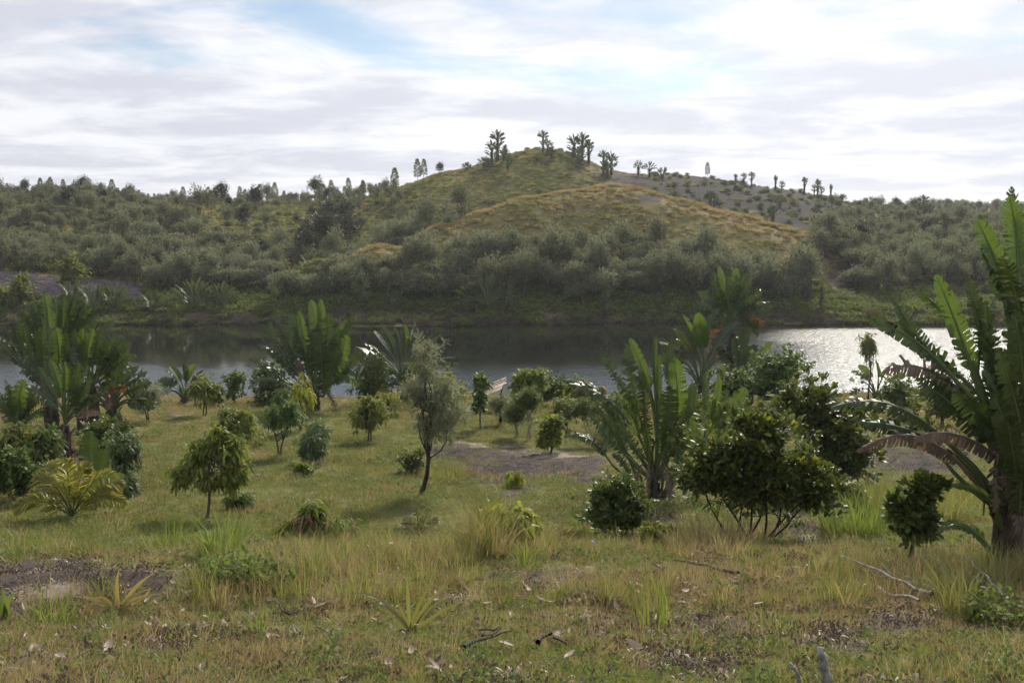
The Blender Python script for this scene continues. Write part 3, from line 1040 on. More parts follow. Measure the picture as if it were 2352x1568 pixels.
def tuft(rng, n, r, h, wd, lean=0.5, mats='g_green', curve=0.5):
    """one tuft of grass blades"""
    mb = MB()
    a = rng.uniform(0, 2 * math.pi, n)
    rr = r * np.sqrt(rng.random(n))
    p = np.stack([np.cos(a) * rr, np.sin(a) * rr, np.full(n, -0.02)], -1)
    a2 = a + rng.normal(size=n) * 0.9
    le = np.abs(rng.normal(size=n)) * lean
    d = unit(np.stack([np.cos(a2) * le, np.sin(a2) * le, np.ones(n)], -1))
    H = h * rng.uniform(0.45, 1.15, n)[:, None]
    s = np.stack([-np.sin(a2), np.cos(a2), np.zeros(n)], -1)
    s = unit(s + rng.normal(size=(n, 3)) * 0.5)
    W_ = wd * rng.uniform(.7, 1.3, n)[:, None]
    out = np.stack([np.cos(a2), np.sin(a2), np.zeros(n)], -1)
    mid = p + d * H * 0.55
    tip = p + d * H + out * H * curve * 0.35 - UP * H * curve * 0.15
    V = np.stack([p - s * W_ * .5, p + s * W_ * .5, mid + s * W_ * .42, mid - s * W_ * .42, tip], 1).reshape(-1, 3)
    b = np.arange(n) * 5
    mb.add(V, np.stack([b + 3, b + 2, b + 4], -1), np.stack([b, b + 1, b + 2, b + 3], -1), np.repeat(rng.random(n), 5))
    return mb.mesh('tuft', M[mats])


def weed(rng, n, r, h, L, mats='weed', asp=0.4):
    mb = MB()
    a = rng.uniform(0, 2 * math.pi, n)
    rr = r * np.sqrt(rng.random(n))
    p = np.stack([np.cos(a) * rr, np.sin(a) * rr, h * rng.random(n)], -1)
    d = unit(rng.normal(size=(n, 3)) + UP * 0.7)
    leaves(mb, p, d, L * rng.uniform(.6, 1.3, n), L * asp, rng, 0.2)
    return mb.mesh('weed', M[mats])


def bush_mesh(rng, w_, h_, n, L, mats, trunk=True, low=-0.45, lump=5, asp=0.5, hr=(0.42, 0.72)):
    """far bush of clumped leaves with a short stem fan"""
    mb = MB()
    for k in range(lump):
        a = rng.uniform(0, 2 * math.pi)
        rr = w_ * 0.30 * math.sqrt(rng.random())
        hh = h_ * rng.uniform(*hr)
        rad = np.array([w_ * .30, w_ * .30, h_ * .28]) * rng.uniform(.75, 1.2)
        p, u = ell_points(rng, (math.cos(a) * rr, math.sin(a) * rr, hh), rad, n // lump, 0.45, low)
        d = unit(u * 0.55 + UP * 0.75 + rng.normal(size=u.shape) * 0.5)
        av = np.clip(0.5 + 0.3 * rng.normal() * 0.5 + (rng.random(len(p)) - .5) * .8, 0, 1)
        leaves(mb, p, d, L * rng.uniform(.6, 1.3, len(p)), L * asp, rng, 0.1, 0.1, 0, a=av)
        if trunk:
            branchy(mb, rng, (rng.uniform(-.1, .1), rng.uniform(-.1, .1), -0.2), (math.cos(a) * rr, math.sin(a) * rr, hh), 0.05, 0.02, 4, 0.08, 4, 1)
    return mb.mesh('bush', [M[mats], M['bark']])
# ------------------------------------------------------------------ far hills: bushes
R0 = np.random.default_rng(5)
olive = [bush_mesh(R0, 3.4, 3.0, 1700, 0.30, 'bush', lump=8, asp=.36) for _ in range(5)]
olive_tall = [bush_mesh(R0, 2.4, 4.4, 1300, 0.28, 'bush', lump=9, asp=.36) for _ in range(3)]
scrub = [bush_mesh(R0, 1.9, 1.3, 520, 0.22, 'bush_green', trunk=False, low=-1, hr=(.12, .5), lump=7) for _ in range(3)]
scrub_o = [bush_mesh(R0, 1.9, 1.4, 520, 0.22, 'bush', trunk=False, low=-1, hr=(.12, .5), lump=7) for _ in range(2)]
darkt = [bush_mesh(R0, 3.2, 5.0, 1900, 0.24, 'bush_dark', lump=7) for _ in range(3)]


def sapling(rng, h, mat='bush', n=620):
    mb = MB()
    path = branchy(mb, rng, (0, 0, -.2), (rng.uniform(-.2, .2), rng.uniform(-.2, .2), h), 0.05, 0.012, 4, 0.02, 6, 1)
    tt = rng.uniform(0.3, 1.0, n)
    rad = 0.55 * np.sin(tt * math.pi * 0.9 + .15) * (0.6 + 0.5 * rng.random(n))
    a = rng.uniform(0, 6.28, n)
    p = np.stack([np.cos(a) * rad, np.sin(a) * rad, tt * h], -1)
    leaves(mb, p, unit(np.stack([np.cos(a), np.sin(a), np.ones(n)], -1) + rng.normal(size=(n, 3)) * .4), 0.24, 0.11, rng, 0.1)
    return mb.mesh('sapling', [M[mat], M['bark']])


sapl = [sapling(R0, 4.0) for _ in range(3)]
UBX = [600, 640, 720, 860, 1000, 1050, 1300, 1500, 1600, 1700, 1840, 1905]
UBY = [672, 668, 665, 642, 628, 604, 596, 588, 622, 636, 650, 660]


def bush_density(qx, qy, D):
    """how thickly bushes stand on the far hills (0..1)"""
    left = (qx < 930 - np.clip((D - 140) * 1.0, 0, 60)) * (D > 103)
    crest = np.interp(qx, [640, 720, 860, 1000, 1100], [640, 600, 560, 520, 490])
    left = left * ~((qx > 640) & (D < 118) & (qy > crest - 6))
    d = left * 0.95
    d = d * (1 - 0.9 * np.exp(-(((qx - 430) / 110) ** 2 + ((qy - 492) / 34) ** 2))) * np.where((qx < 345) & (qy > 628 + np.maximum(0, qx - 180) * .25), 0.0, 1.0)
    valley = (qx >= 870) * (qx < 1080) * (D > 120) * (D < 148) * 0.9
    front = (qx > 640) * (qx < 1860) * (D < 121) * (qy > np.interp(qx, UBX, UBY)) * (qy < 700) * 0.95
    right = (qx > 1880) * (D > 106) * (qy > 474) * np.where(qx < 2010, (qy < 660) * (qy < 600 + 0 * qx) + (qx > 1960), 1) * 0.85
    right = right * (1 - 0.5 * np.exp(-(((qx - 2080) / 120) ** 2 + ((qy - 545) / 30) ** 2)))
    return np.maximum.reduce([d, valley * 1.0, front * 1.0, right * 1.0])


rng = np.random.default_rng(11)
cand = []
N = 90000
Dc = np.sqrt(rng.uniform(99 ** 2, 215 ** 2, N))
ux = rng.uniform(-0.66, 0.66, N)
xc = ux * Dc
zc = gz(xc, Dc)
qxc, qyc = proj(xc, Dc, zc)
den = bush_density(qxc, qyc, Dc) * np.clip(0.75 + 1.6 * fbm(xc * .06, Dc * .06, 211, 4) + .35 * (Dc < 112), 0.08, 1)
keep = rng.random(N) < den
xc, Dc, zc, qxc, qyc = xc[keep], Dc[keep], zc[keep], qxc[keep], qyc[keep]
grid = {}
sel = []
for k in range(len(xc)):
    cell = (int(xc[k] // 2.4), int(Dc[k] // 2.4))
    ok = True
    for a in (-1, 0, 1):
        for b_ in (-1, 0, 1):
            for j in grid.get((cell[0] + a, cell[1] + b_), ()):
                if (xc[j] - xc[k]) ** 2 + (Dc[j] - Dc[k]) ** 2 < (1.45 if Dc[k] > 135 else 1.7) ** 2:
                    ok = False
    if ok:
        grid.setdefault(cell, []).append(k)
        sel.append(k)
sel = np.array(sel)
# nearest, in-frame bushes are things of their own; the rest is one mass
inf = (qxc[sel] > -20) & (qxc[sel] < 2372)
order = sel[inf][np.argsort(Dc[sel[inf]])]
ones = order[:290]
rest = np.setdiff1d(sel, ones)
for k in ones:
    qx, qy = qxc[k], qyc[k]
    if qx < 640:
        lab, gr = 'olive grey bush in the thicket at the foot of the left hillside', 'bushes at the foot of the left hillside'
    elif qx < 1880:
        lab, gr = 'olive grey bush in the thicket below the bare front hill', 'bushes below the front hill'
    else:
        lab, gr = 'olive grey bush in the thicket right of the front hill', 'bushes right of the front hill'
    me = (olive + olive_tall + olive_tall)[rng.integers(0, 11)]
    o = mobj('olive_bush', me, None, (xc[k], Dc[k], zc[k] - 0.1))
    s = rng.uniform(0.75, 1.3) * (1.0 if 640 < qx < 1880 else 0.85)
    o.scale = (s, s, s * rng.uniform(.85, 1.1))
    o.rotation_euler = (0, 0, rng.uniform(0, 6.28))
    tag(o, lab, 'bush', gr)

protos = olive + olive_tall + scrub + scrub_o + darkt + sapl       # 5 3 3 2 3 3
n = len(rest)
pk = rng.integers(0, 8, n)
lightz = (qxc[rest] > 470) & (qxc[rest] < 900) & (qyc[rest] > 455) & (qyc[rest] < 600)
pk = np.where(lightz & (rng.random(n) < .75), 8 + rng.integers(0, 3, n), pk)
pk = np.where((np.abs(qxc[rest] - 740) < 50) & (np.abs(qyc[rest] - 560) < 40), 13 + rng.integers(0, 3, n), pk)
pk = np.where((np.abs(qxc[rest] - 560) < 110) & (np.abs(qyc[rest] - 612) < 12), 13 + rng.integers(0, 3, n), pk)
pk = np.where(rng.random(n) < 0.10, 16 + rng.integers(0, 3, n), pk)
pk = np.where(rng.random(n) < 0.05, 13 + rng.integers(0, 3, n), pk)
pk = np.where(rng.random(n) < 0.14, 8 + rng.integers(0, 5, n), pk)
sy = (qxc[rest] < 930) & (Dc[rest] > 150) & (Dc[rest] < 175)
pk = np.where(sy & (rng.random(n) < .35), 16 + rng.integers(0, 3, n), pk)
ss = (0.32 + .75 * rng.random(n) ** 1.4) * np.clip(1 + .7 * fbm(xc[rest] * .09, Dc[rest] * .09, 223, 3), .6, 1.4) * np.where(Dc[rest] > 140, 0.72, 0.9) * np.where((qxc[rest] > 1930) & (Dc[rest] > 165), 0.6, 1)
scatter('hillside_bushland', 'olive grey bushland covering the far hillsides', protos, np.stack([xc[rest], Dc[rest], zc[rest] - .1], -1),
        np.stack([0 * ss, 0 * ss, rng.uniform(0, 6.28, n)], -1), ss, pk)

# small scrub and grass on the hills
N = 52000
Dc = np.sqrt(rng.uniform(98 ** 2, 205 ** 2, N))
xc = rng.uniform(-.64, .64, N) * Dc
zc = gz(xc, Dc)
qx, qy = proj(xc, Dc, zc)
so, sa, dr = zones(xc, Dc, zc)
keep = rng.random(N) < np.clip(1.1 - 1.3 * so - 1.2 * sa, 0.06, 1)
xc, Dc, zc, dr, qx, qy = (v[keep] for v in (xc, Dc, zc, dr, qx, qy))
hg = [tuft(rng, 60, 0.45, 0.34, 0.06, 0.6, 'g_far'), tuft(rng, 60, 0.45, 0.30, 0.06, 0.6, 'g_green'), tuft(rng, 50, 0.4, 0.40, 0.06, 0.6, 'g_dry'), tuft(rng, 50, .4, .3, .06, .6, 'g_rust'),
      weed(rng, 90, .5, .3, .2, 'bush_green'), tuft(rng, 60, 0.45, 0.26, 0.06, 0.6, 'g_dull')]
n = len(xc)
pk = np.where(rng.random(n) < np.clip(dr - .12, 0, 1), rng.choice([0, 2, 2, 3], n), rng.choice([5, 0, 5, 1], n))
scatter('hill_grass', 'tawny and green grass on the far hills', hg, np.stack([xc, Dc, zc], -1), np.stack([0 * xc, 0 * xc, rng.uniform(0, 6.28, n)], -1), rng.uniform(.45, 1.15, n), pk)
# rim of taller straw grass along the front hill crest
N = 2600
qr = rng.uniform(740, 1925, N)
Dc = np.interp(qr, CRX, CRD) + rng.normal(size=N) * 1.1
xc = P(qr, 0 * qr + 480, Dc)[0]
zc = gz(xc, Dc)
scatter('crest_grass', 'taller straw grass catching light along the front hill crest', hg[:4], np.stack([xc, Dc, zc], -1), np.stack([0 * xc, 0 * xc, rng.uniform(0, 6.28, N)], -1), rng.uniform(.7, 1.3, N), rng.choice([2, 2, 0, 3], N))
N = 2600
Dc = np.sqrt(rng.uniform(122 ** 2, 200 ** 2, N))
xc = rng.uniform(-.2, .64, N) * Dc
zc = gz(xc, Dc)
qx, qy = proj(xc, Dc, zc)
keep = rng.random(N) < np.where((qx > 1500) & (Dc > 135), 0.55, np.where((np.abs(qx - 1240) < 120) & (Dc > 164), 1.0, 0.03))
xc, Dc, zc = xc[keep], Dc[keep], zc[keep]
n = len(xc)
scatter('hill_scrub', 'low scrub dotted over the summit and right hill', scrub + scrub_o, np.stack([xc, Dc, zc - .1], -1), np.stack([0 * xc, 0 * xc, rng.uniform(0, 6.28, n)], -1), rng.uniform(.3, .8, n), rng.integers(0, 5, n))

# distant bushland to the horizon
N = 5200
Dc = np.exp(rng.uniform(math.log(205), math.log(1500), N))
xc = rng.uniform(-.66, .66, N) * Dc
keep = (xc / Dc > 0.15) | (rng.random(N) < .35)
xc, Dc = xc[keep], Dc[keep]
zc = gz(xc, Dc)
n = len(xc)
scatter('distant_bushland', 'far bushland running out to the horizon', olive + olive_tall + darkt[:1], np.stack([xc, Dc, zc - .2], -1), np.stack([0 * xc, 0 * xc, rng.uniform(0, 6.28, n)], -1),
        rng.uniform(.4, .85, n), rng.integers(0, 9, n))

# far shore: reeds and green herbs
N = 9000
Dc = rng.uniform(91.6, 106, N)
xc = rng.uniform(-.62, .66, N) * Dc
zc = gz(xc, Dc)
qx, qy = proj(xc, Dc, zc)
kind = np.where(Dc < 96.2, 0, 1)
keep = (zc > -0.05) & np.where(kind == 0, rng.random(N) < 0.9, rng.random(N) < np.clip(1.2 - (Dc - 96) / 9, 0, 1)) & ~((qx < 330) & (Dc > 99))
xc, Dc, zc, kind = xc[keep], Dc[keep], zc[keep], kind[keep]
n = len(xc)
sh = [tuft(rng, 70, .45, .55, .05, .35, 'reed'), tuft(rng, 60, .45, .4, .06, .5, 'reed'), weed(rng, 110, .6, .45, .28, 'fern'), weed(rng, 110, .6, .6, .34, 'fern', .3), weed(rng, 90, .5, .4, .25, 'bush_green')]
pk = np.where(kind == 0, rng.choice([0, 1, 0, 1, 2], n), rng.choice([2, 3, 4], n))
scatter('shore_vegetation', 'brown reeds and bright green herbs lining the far shore', sh, np.stack([xc, Dc, zc], -1), np.stack([0 * xc, 0 * xc, rng.uniform(0, 6.28, n)], -1), rng.uniform(.6, 1.25, n), pk)
# round pale tussocks at the water's edge
for qx, lab in ((450, 'round greyish tussock at the far water edge, leftmost of three'), (570, 'round greyish tussock at the far water edge, middle of three'), (1277, 'round greyish tussock at the far water edge, rightmost of three')):
    D = 92.6
    x = float(P(qx, 740, D)[0])
    z = float(gz(np.array([x]), np.array([D]))[0])
    mb = MB()
    r_ = np.random.default_rng(int(qx))
    p, u = ell_points(r_, (0, 0, .35), (.75, .75, .6), 700, .2, -.6)
    leaves(mb, p, u + UP * .4, .45, .03, r_, .2)
    tag(mobj('tussock', mb.mesh('tussock', M['reed']), None, (x, D, max(z, 0))), lab, 'tussock', 'tussocks at the far water edge')

# ------------------------------------------------------------------ far travellers' palms
fp = []
for k in range(5):
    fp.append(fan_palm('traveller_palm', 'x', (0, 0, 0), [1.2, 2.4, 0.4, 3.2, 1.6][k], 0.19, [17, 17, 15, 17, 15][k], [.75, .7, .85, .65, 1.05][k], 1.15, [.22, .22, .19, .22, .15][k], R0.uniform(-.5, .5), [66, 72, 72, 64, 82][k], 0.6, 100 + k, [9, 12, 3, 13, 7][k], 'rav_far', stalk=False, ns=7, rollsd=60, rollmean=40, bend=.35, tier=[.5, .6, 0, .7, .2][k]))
first = [True] * 5


def far_palm(k, qx, qy, D, hpx, label, group, az=None):
    """copy a far palm: foot pixel, height in q pixels"""
    if D is None:
        loc = hit(qx, qy, 90, 900)
    else:
        x = float(P(qx, qy, D)[0])
        loc = np.array([x, D, float(gz(np.array([x]), np.array([float(D)]))[0])])
    if first[k]:
        o = fp[k]
        first[k] = False
    else:
        o = copy_tree(fp[k])
    full = [1.2, 2.4, 0.4, 3.2, 1.6][k] + 1.9
    s = (0.9 if loc[1] > 130 else 1.18) * px2m(hpx, loc[1]) / full
    o.location = Vector(loc)
    o.scale = (s, s, s)
    o.rotation_euler = (0, 0, az if az is not None else R0.uniform(-.7, .7))
    tag(o, label, 'palm', group)


sk = 'palms along the skyline'
for k, qx, D, h, lab in (
        (3, 1143, 168, 84, 'tallest palm of the clump on the left shoulder of the summit'), (1, 1130, 167, 62, 'palm at the left of the summit clump, fan leaning left'),
        (0, 1158, 166, 46, 'short palm at the right foot of the left summit clump'), (2, 1112, 165, 30, 'low stemless palm just left of the summit clump'),
        (2, 1072, 165, 24, 'low palm on the ridge well left of the summit clump'), (1, 1166, 161, 42, 'palm with bare brown trunk below the left summit clump'),
        (3, 1247, 171, 62, 'slender palm with small head on the middle of the summit'), (1, 1258, 168, 46, 'shorter palm leaning against the slender summit palm'), (0, 1266, 166, 34, 'stubby dead-leaved palm right of the slender summit palm'),
        (3, 1337, 171, 82, 'tallest palm of the dense clump right of the summit'), (1, 1318, 171, 68, 'palm on the left side of the dense clump right of the summit'),
        (3, 1352, 170, 70, 'palm on the right side of the dense clump right of the summit'), (0, 1328, 166, 50, 'low palm in front of the dense clump right of the summit'),
        (3, 1386, 166, 64, 'thin pale-trunked palm where the two hills meet'), (1, 1404, 168, 62, 'leaning palm with fan turned right where the hills meet'), (0, 1394, 164, 50, 'low bushy palm where the two hills meet'),
        (4, 1466, 172, 42, 'left of three open-fanned palms on the dark burnt ridge'), (4, 1492, 172, 42, 'middle of three open-fanned palms on the dark burnt ridge'), (2, 1521, 172, 32, 'right of three open-fanned palms on the dark burnt ridge'),
        (1, 1690, 174, 28, 'small palm starting the row on the right ridge'), (3, 1709, 174, 34, 'second palm in the row on the right ridge'), (3, 1727, 174, 40, 'third and tallest palm in the row on the right ridge'),
        (3, 1782, 175, 40, 'tall thin palm beside two low ones on the right ridge'), (1, 1797, 175, 28, 'low palm beside the tall thin one on the right ridge'),
        (3, 1849, 177, 44, 'solitary slim palm with two heads on the right ridge'), (3, 1880, 177, 46, 'tall palm in the trio on the right ridge end'), (1, 1872, 177, 30, 'left low palm in the trio on the right ridge end'), (1, 1888, 177, 30, 'right low palm in the trio on the right ridge end'),
        (3, 1910, 178, 40, 'last slim palm before the ridge drops away'), (4, 2002, 187, 40, 'open star-shaped palm against the sky right of the ridge'), (0, 1938, 182, 26, 'low dark palm on the slope below the last ridge palm'),
        (1, 2105, 186, 52, 'left palm of the dark clump on the right horizon'), (3, 2125, 187, 60, 'right palm of the dark clump on the right horizon'), (0, 2140, 184, 40, 'low palm of the dark clump on the right horizon'),
        (0, 288, 163, 38, 'dark round-headed palm on the left skyline'), (2, 435, 162, 24, 'small palm on the left skyline above the bare patch')):
    far_palm(k, qx, 400, D, h, lab, sk, R0.normal() * .45)
sp = 'palms on the far shore and slopes'
for k, qx, qy, D, h, lab in (
        (2, 445, 716, 97, 70, 'broad palm on the far shore at the left, glossy leaves'), (2, 505, 712, 98, 56, 'yellowish palm right of the broad far shore palm'), (2, 352, 726, 96.5, 50, 'small palm at the far water edge on the left'),
        (1, 835, 722, 96.5, 74, 'palm with brown skirt on the far shore, between the two lakeside fans'), (0, 905, 712, 97, 46, 'faint low palm right of the brown skirted shore palm'),
        (2, 1090, 722, 96.5, 66, 'spreading palm on the far shore at the middle'), (2, 1118, 722, 96.8, 74, 'taller twin of the spreading palm at the middle shore'), (1, 1168, 728, 96, 68, 'palm with grey trunk on the middle far shore'),
        (1, 1392, 735, 95.5, 62, 'ragged palm standing on the waterline right of the middle'), (1, 1886, 722, 96.5, 60, 'ragged palm on the far shore right of the tall lakeside palm'),
        (2, 215, 712, 96, 66, 'palm at the corner of the dark field'), (2, 165, 690, 98, 52, 'palm at the lower edge of the dark field'), (2, 260, 715, 97, 60, 'palm between the dark field and the lake'),
        (2, 950, 520, 138, 40, 'palm in the valley left of the front hill, pale leaves'), (2, 975, 515, 139, 44, 'palm in the valley beside the pale-leaved one'), (1, 1265, 445, 150, 30, 'stubby palm just above the front hill crest'),
        (2, 1190, 470, 142, 26, 'small palm on the slope above the front hill crest'), (0, 1060, 480, 145, 30, 'pale palm on the left slope of the summit hill'),
        (0, 1630, 490, 155, 46, 'dark palm on the right hill slope below the ridge'), (1, 1640, 488, 155, 40, 'thin trunked palm on the right hill slope'), (0, 1775, 500, 150, 44, 'palm low on the right hill slope'),
        (0, 1548, 460, 152, 50, 'palm on the right slope below the burnt ridge'), (2, 2230, 500, 165, 34, 'low palm near the right horizon'), (2, 1790, 478, 160, 30, 'palm on the right hill slope, upper of two'),
        (1, 2066, 700, 101, 40, 'thin palm at the right end of the far shore'), (2, 90, 470, 152, 30, 'palm among bushes high on the left hill'), (2, 125, 500, 146, 30, 'palm among bushes on the left hill, lower of two'),
        (2, 710, 640, 110, 40, 'grey palm where the valley meets the front hill')):
    far_palm(k, qx, qy, D, h, lab, sp, R0.normal() * .5)
# dark and lone trees on the far slopes
for me, qx, D, s, lab in ((darkt[0], 700, 121, 1.05, 'dark brownish tree in the valley, left of the pair'), (darkt[1], 757, 126, 1.3, 'tall dark tree in the valley, right of the pair'), (darkt[2], 800, 130, 1.0, 'dark rounded tree behind the valley pair'),
                          (darkt[1], 545, 117, .75, 'small dark tree in the row above the valley marsh, left'), (darkt[2], 590, 117, .75, 'small dark tree in the row above the valley marsh, right'),
                          (sapl[0], 908, 160, 1.1, 'tall pale tree at the left end of the summit ridge'), (sapl[1], 960, 163, 1.0, 'slim tree left of the summit ridge'), (sapl[2], 975, 163, .9, 'slim tree beside another left of the summit ridge'),
                          (sapl[0], 745, 168, .8, 'slender tree poking above the left skyline'), (sapl[1], 1622, 173, .7, 'wispy tree on the right ridge between the palm groups'), (darkt[0], 1010, 164, .5, 'small dark tree on the rise to the summit')):
    x = float(P(qx, 500, D)[0])
    z = float(gz(np.array([x]), np.array([float(D)]))[0])
    o = mobj('hill_tree', me, None, (x, D, z - .15))
    o.scale = (s, s, s)
    tag(o, lab, 'tree', 'single trees on the far hills')
for i, (qx, qy, D, wq, hq, lab) in enumerate(((1850, 585, 118, 26, 34, 'lollipop shaped tree on the right spur, larger of two'), (1868, 582, 119, 16, 34, 'narrow tree beside the lollipop tree on the right spur'))):
    shrub_at('spur_tree', lab, 'tree', 'round_dark', (qx, qy), [(qx - wq / 2, qy - hq, qx + wq / 2, qy - hq * .35)], [0], 300 + i, 0.7, leafscale=1.6, D=D, tr=.06)
# bare pale tree on the front hill
mb = MB()
r_ = np.random.default_rng(77)
loc = hit(1309, 478, 110, 135)
pts = branchy(mb, r_, (0, 0, -.1), (.05, 0, 2.6), .06, .02, 5, .02, 6)
for k in range(7):
    s0 = pts[2 + k % 4]
    branchy(mb, r_, s0, s0 + np.array([r_.uniform(-.5, .5), r_.uniform(-.3, .3), r_.uniform(.4, .9)]), .02, .006, 4, .05, 4)
tag(mobj('bare_tree', mb.mesh('bare_tree', M['bark_pale']), None, loc), 'leafless pale tree standing alone on the front hill', 'tree')
# ploughed dark field at the left: furrowed soil sheet
fu = np.linspace(-0.60, -0.368, 120)
fv = np.linspace(96.3, 107.5, 150)
FU, FV = np.meshgrid(fu, fv)
FX = FU * FV
edge = np.minimum.reduce([(FV - 96.3) / .8, (107.5 - FV) / .8, (fu[-1] - FU) / .01 + 0 * FV, np.ones_like(FV)])
furrow = np.sin((FV + 0.35 * FX + 0.8 * fbm(FX * .2, FV * .2, 5, 3)) * 2 * math.pi / 0.75)
FZ = gz(FX, FV) + np.clip(edge, -.3, 1) * 0.14 + 0.10 * furrow * np.clip(edge, 0, 1) + 0.05 * fbm(FX * 2, FV * 2, 7, 2)
fb = MB()
nr_, nc_ = FX.shape
i = np.arange(nr_ - 1)[:, None] * nc_
j = np.arange(nc_ - 1)[None]
fb.add(np.stack([FX, FV, FZ], -1).reshape(-1, 3), None, np.stack([i + j, i + j + 1, i + nc_ + j + 1, i + nc_ + j], -1).reshape(-1, 4), .5)
tag(mobj('field', fb.mesh('field', bark_mat('ploughed_soil', (0.075, 0.060, 0.062), (0.145, 0.120, 0.122), 2.2, .95))), 'furrowed bare dark field above the far shore at left', 'field', kind='structure')
for i, (qx, qy, D, box, kd, ls, lab) in enumerate((
        (48, 715, 97.5, (33, 632, 66, 705), 'round_green', 2.4, 'narrow light green tree in front of the dark field'), (165, 690, 104, (135, 590, 190, 650), 'round_green', 2.6, 'light green tree at the upper right corner of the dark field'),
        (20, 700, 98, (-10, 660, 38, 700), 'round_green', 2.2, 'leafy shrub at the left end of the dark field'), (70, 632, 110, (40, 600, 110, 632), 'round_green', 2.4, 'green shrub above the dark field, left of the corner tree'),
        (30, 545, 128, (12, 525, 45, 570), 'mango_dark', 2.6, 'small dark tree standing out on the left hillside'))):
    shrub_at('field_tree', lab, 'tree', kd, (qx, qy), [box], [0], 500 + i, .8, leafscale=ls, D=D, tr=.07)
# ------------------------------------------------------------------ near and lakeside travellers' palms
def ghit(b):
    return float(hit(b[0], b[1], 4, 56)[1])


H1 = (2318, 1030)
px_palm('traveller_palm', 'huge dark palm filling the right edge, torn leaves sweeping left', (2312, 1290), ghit((2312, 1290)), (2322, 1030), [
    (H1, (2340, 640), (2334, 540), (2318, 450), 33, 0, .08, 0, 'y', .2), (H1, (2312, 690), (2287, 600), (2243, 503), 33, 12, .3, .05, 'y', .3),
    (H1, (2350, 760), (2332, 670), (2300, 588), 36, -20, .5, .1, 'g', -.3), (H1, (2234, 855), (2195, 740), (2149, 630), 27, 5, .12, 0, 'y', .1),
    (H1, (2262, 820), (2242, 730), (2224, 638), 26, 35, .3, .1, 'g', .4), (H1, (2150, 822), (2096, 755), (2045, 672), 22, 40, .6, .2, 'g', .5),
    (H1, (2195, 872), (2100, 780), (1996, 735), 31, 15, .9, .45, 'g', .3), (H1, (2240, 930), (2130, 846), (2030, 852), 36, 30, .95, .65, 'd', .2),
    ((2312, 1170), (2150, 990), (2030, 924), (1908, 936), 27, 50, .75, .7, 'g', .1), ((2312, 1180), (2180, 1035), (2080, 984), (1974, 968), 34, 40, .95, .8, 'g', .4),
    ((2305, 1190), (2205, 1065), (2090, 998), (1970, 1036), 34, 40, 1., .95, 'd', .0), ((2315, 1200), (2330, 1085), (2210, 1000), (2098, 1006), 34, 40, 1., .95, 'd', -.3),
    (H1, (2282, 1012), (2190, 930), (2106, 870), 40, 10, .5, .15, 'g', -.2), (H1, (2348, 1035), (2270, 962), (2188, 903), 42, -10, .3, .1, 'g', -.6),
    (H1, (2292, 910), (2276, 790), (2262, 690), 34, -25, .55, .1, 'g', .2), (H1, (2352, 940), (2346, 830), (2330, 716), 40, 20, .7, .15, 'g', -.5),
    (H1, (2354, 1120), (2322, 1015), (2282, 900), 38, 15, .4, .1, 'g', -.8), (H1, (2330, 960), (2300, 850), (2252, 770), 34, -15, .6, .2, 'g', .0),
    ((2300, 1220), (2275, 1150), (2230, 1120), (2187, 1116), 13, 20, .15, .1, 'y', -.4), ((2300, 1270), (2272, 1256), (2210, 1206), (2148, 1222), 15, 25, .35, .3, 'y', -.5),
    (H1, (2300, 1000), (2290, 1080), (2284, 1175), 20, 0, 1., .5, 'd', -.4), (H1, (2340, 1060), (2342, 1130), (2338, 1230), 22, 30, 1., .5, 'd', -.5),
    (H1, (2385, 850), (2425, 720), (2445, 600), 40, 0, .5, .1, 'g', .1), (H1, (2430, 950), (2520, 850), (2600, 835), 38, 0, .7, .4, 'g', .2), (H1, (2440, 1060), (2540, 1000), (2630, 1060), 36, 0, .8, .6, 'g', -.2),
    ((2316, 1220), (2250, 1110), (2215, 1060), (2190, 1010), 20, 30, .8, .3, 'g', .5), ((2316, 1220), (2290, 1180), (2296, 1120), (2310, 1040), 22, 0, .6, .1, 'g', -.4),
    (H1, (2270, 1000), (2230, 900), (2200, 850), 24, -40, .8, .4, 'g', .6), (H1, (2310, 860), (2350, 770), (2380, 650), 36, 10, .5, .1, 'g', .3),
    (H1, (2345, 1000), (2325, 900), (2290, 800), 40, 25, .6, .15, 'g', -.9), (H1, (2352, 880), (2342, 760), (2322, 640), 34, -30, .8, .2, 'g', .5), (H1, (2330, 1080), (2290, 1000), (2235, 950), 34, 30, .8, .3, 'g', -.5),
    (H1, (2340, 1140), (2330, 1060), (2312, 960), 36, -10, .5, .1, 'g', -1.), (H1, (2318, 980), (2290, 900), (2255, 850), 26, 60, .9, .3, 'g', -.6), (H1, (2340, 1180), (2345, 1100), (2352, 1000), 30, 20, .6, .2, 'g', -.9),
    ((2316, 1240), (2330, 1190), (2320, 1130), (2300, 1080), 24, 20, .9, .4, 'd', -.7)], 1, rt=0.17, tear=.28, extra=1.0)

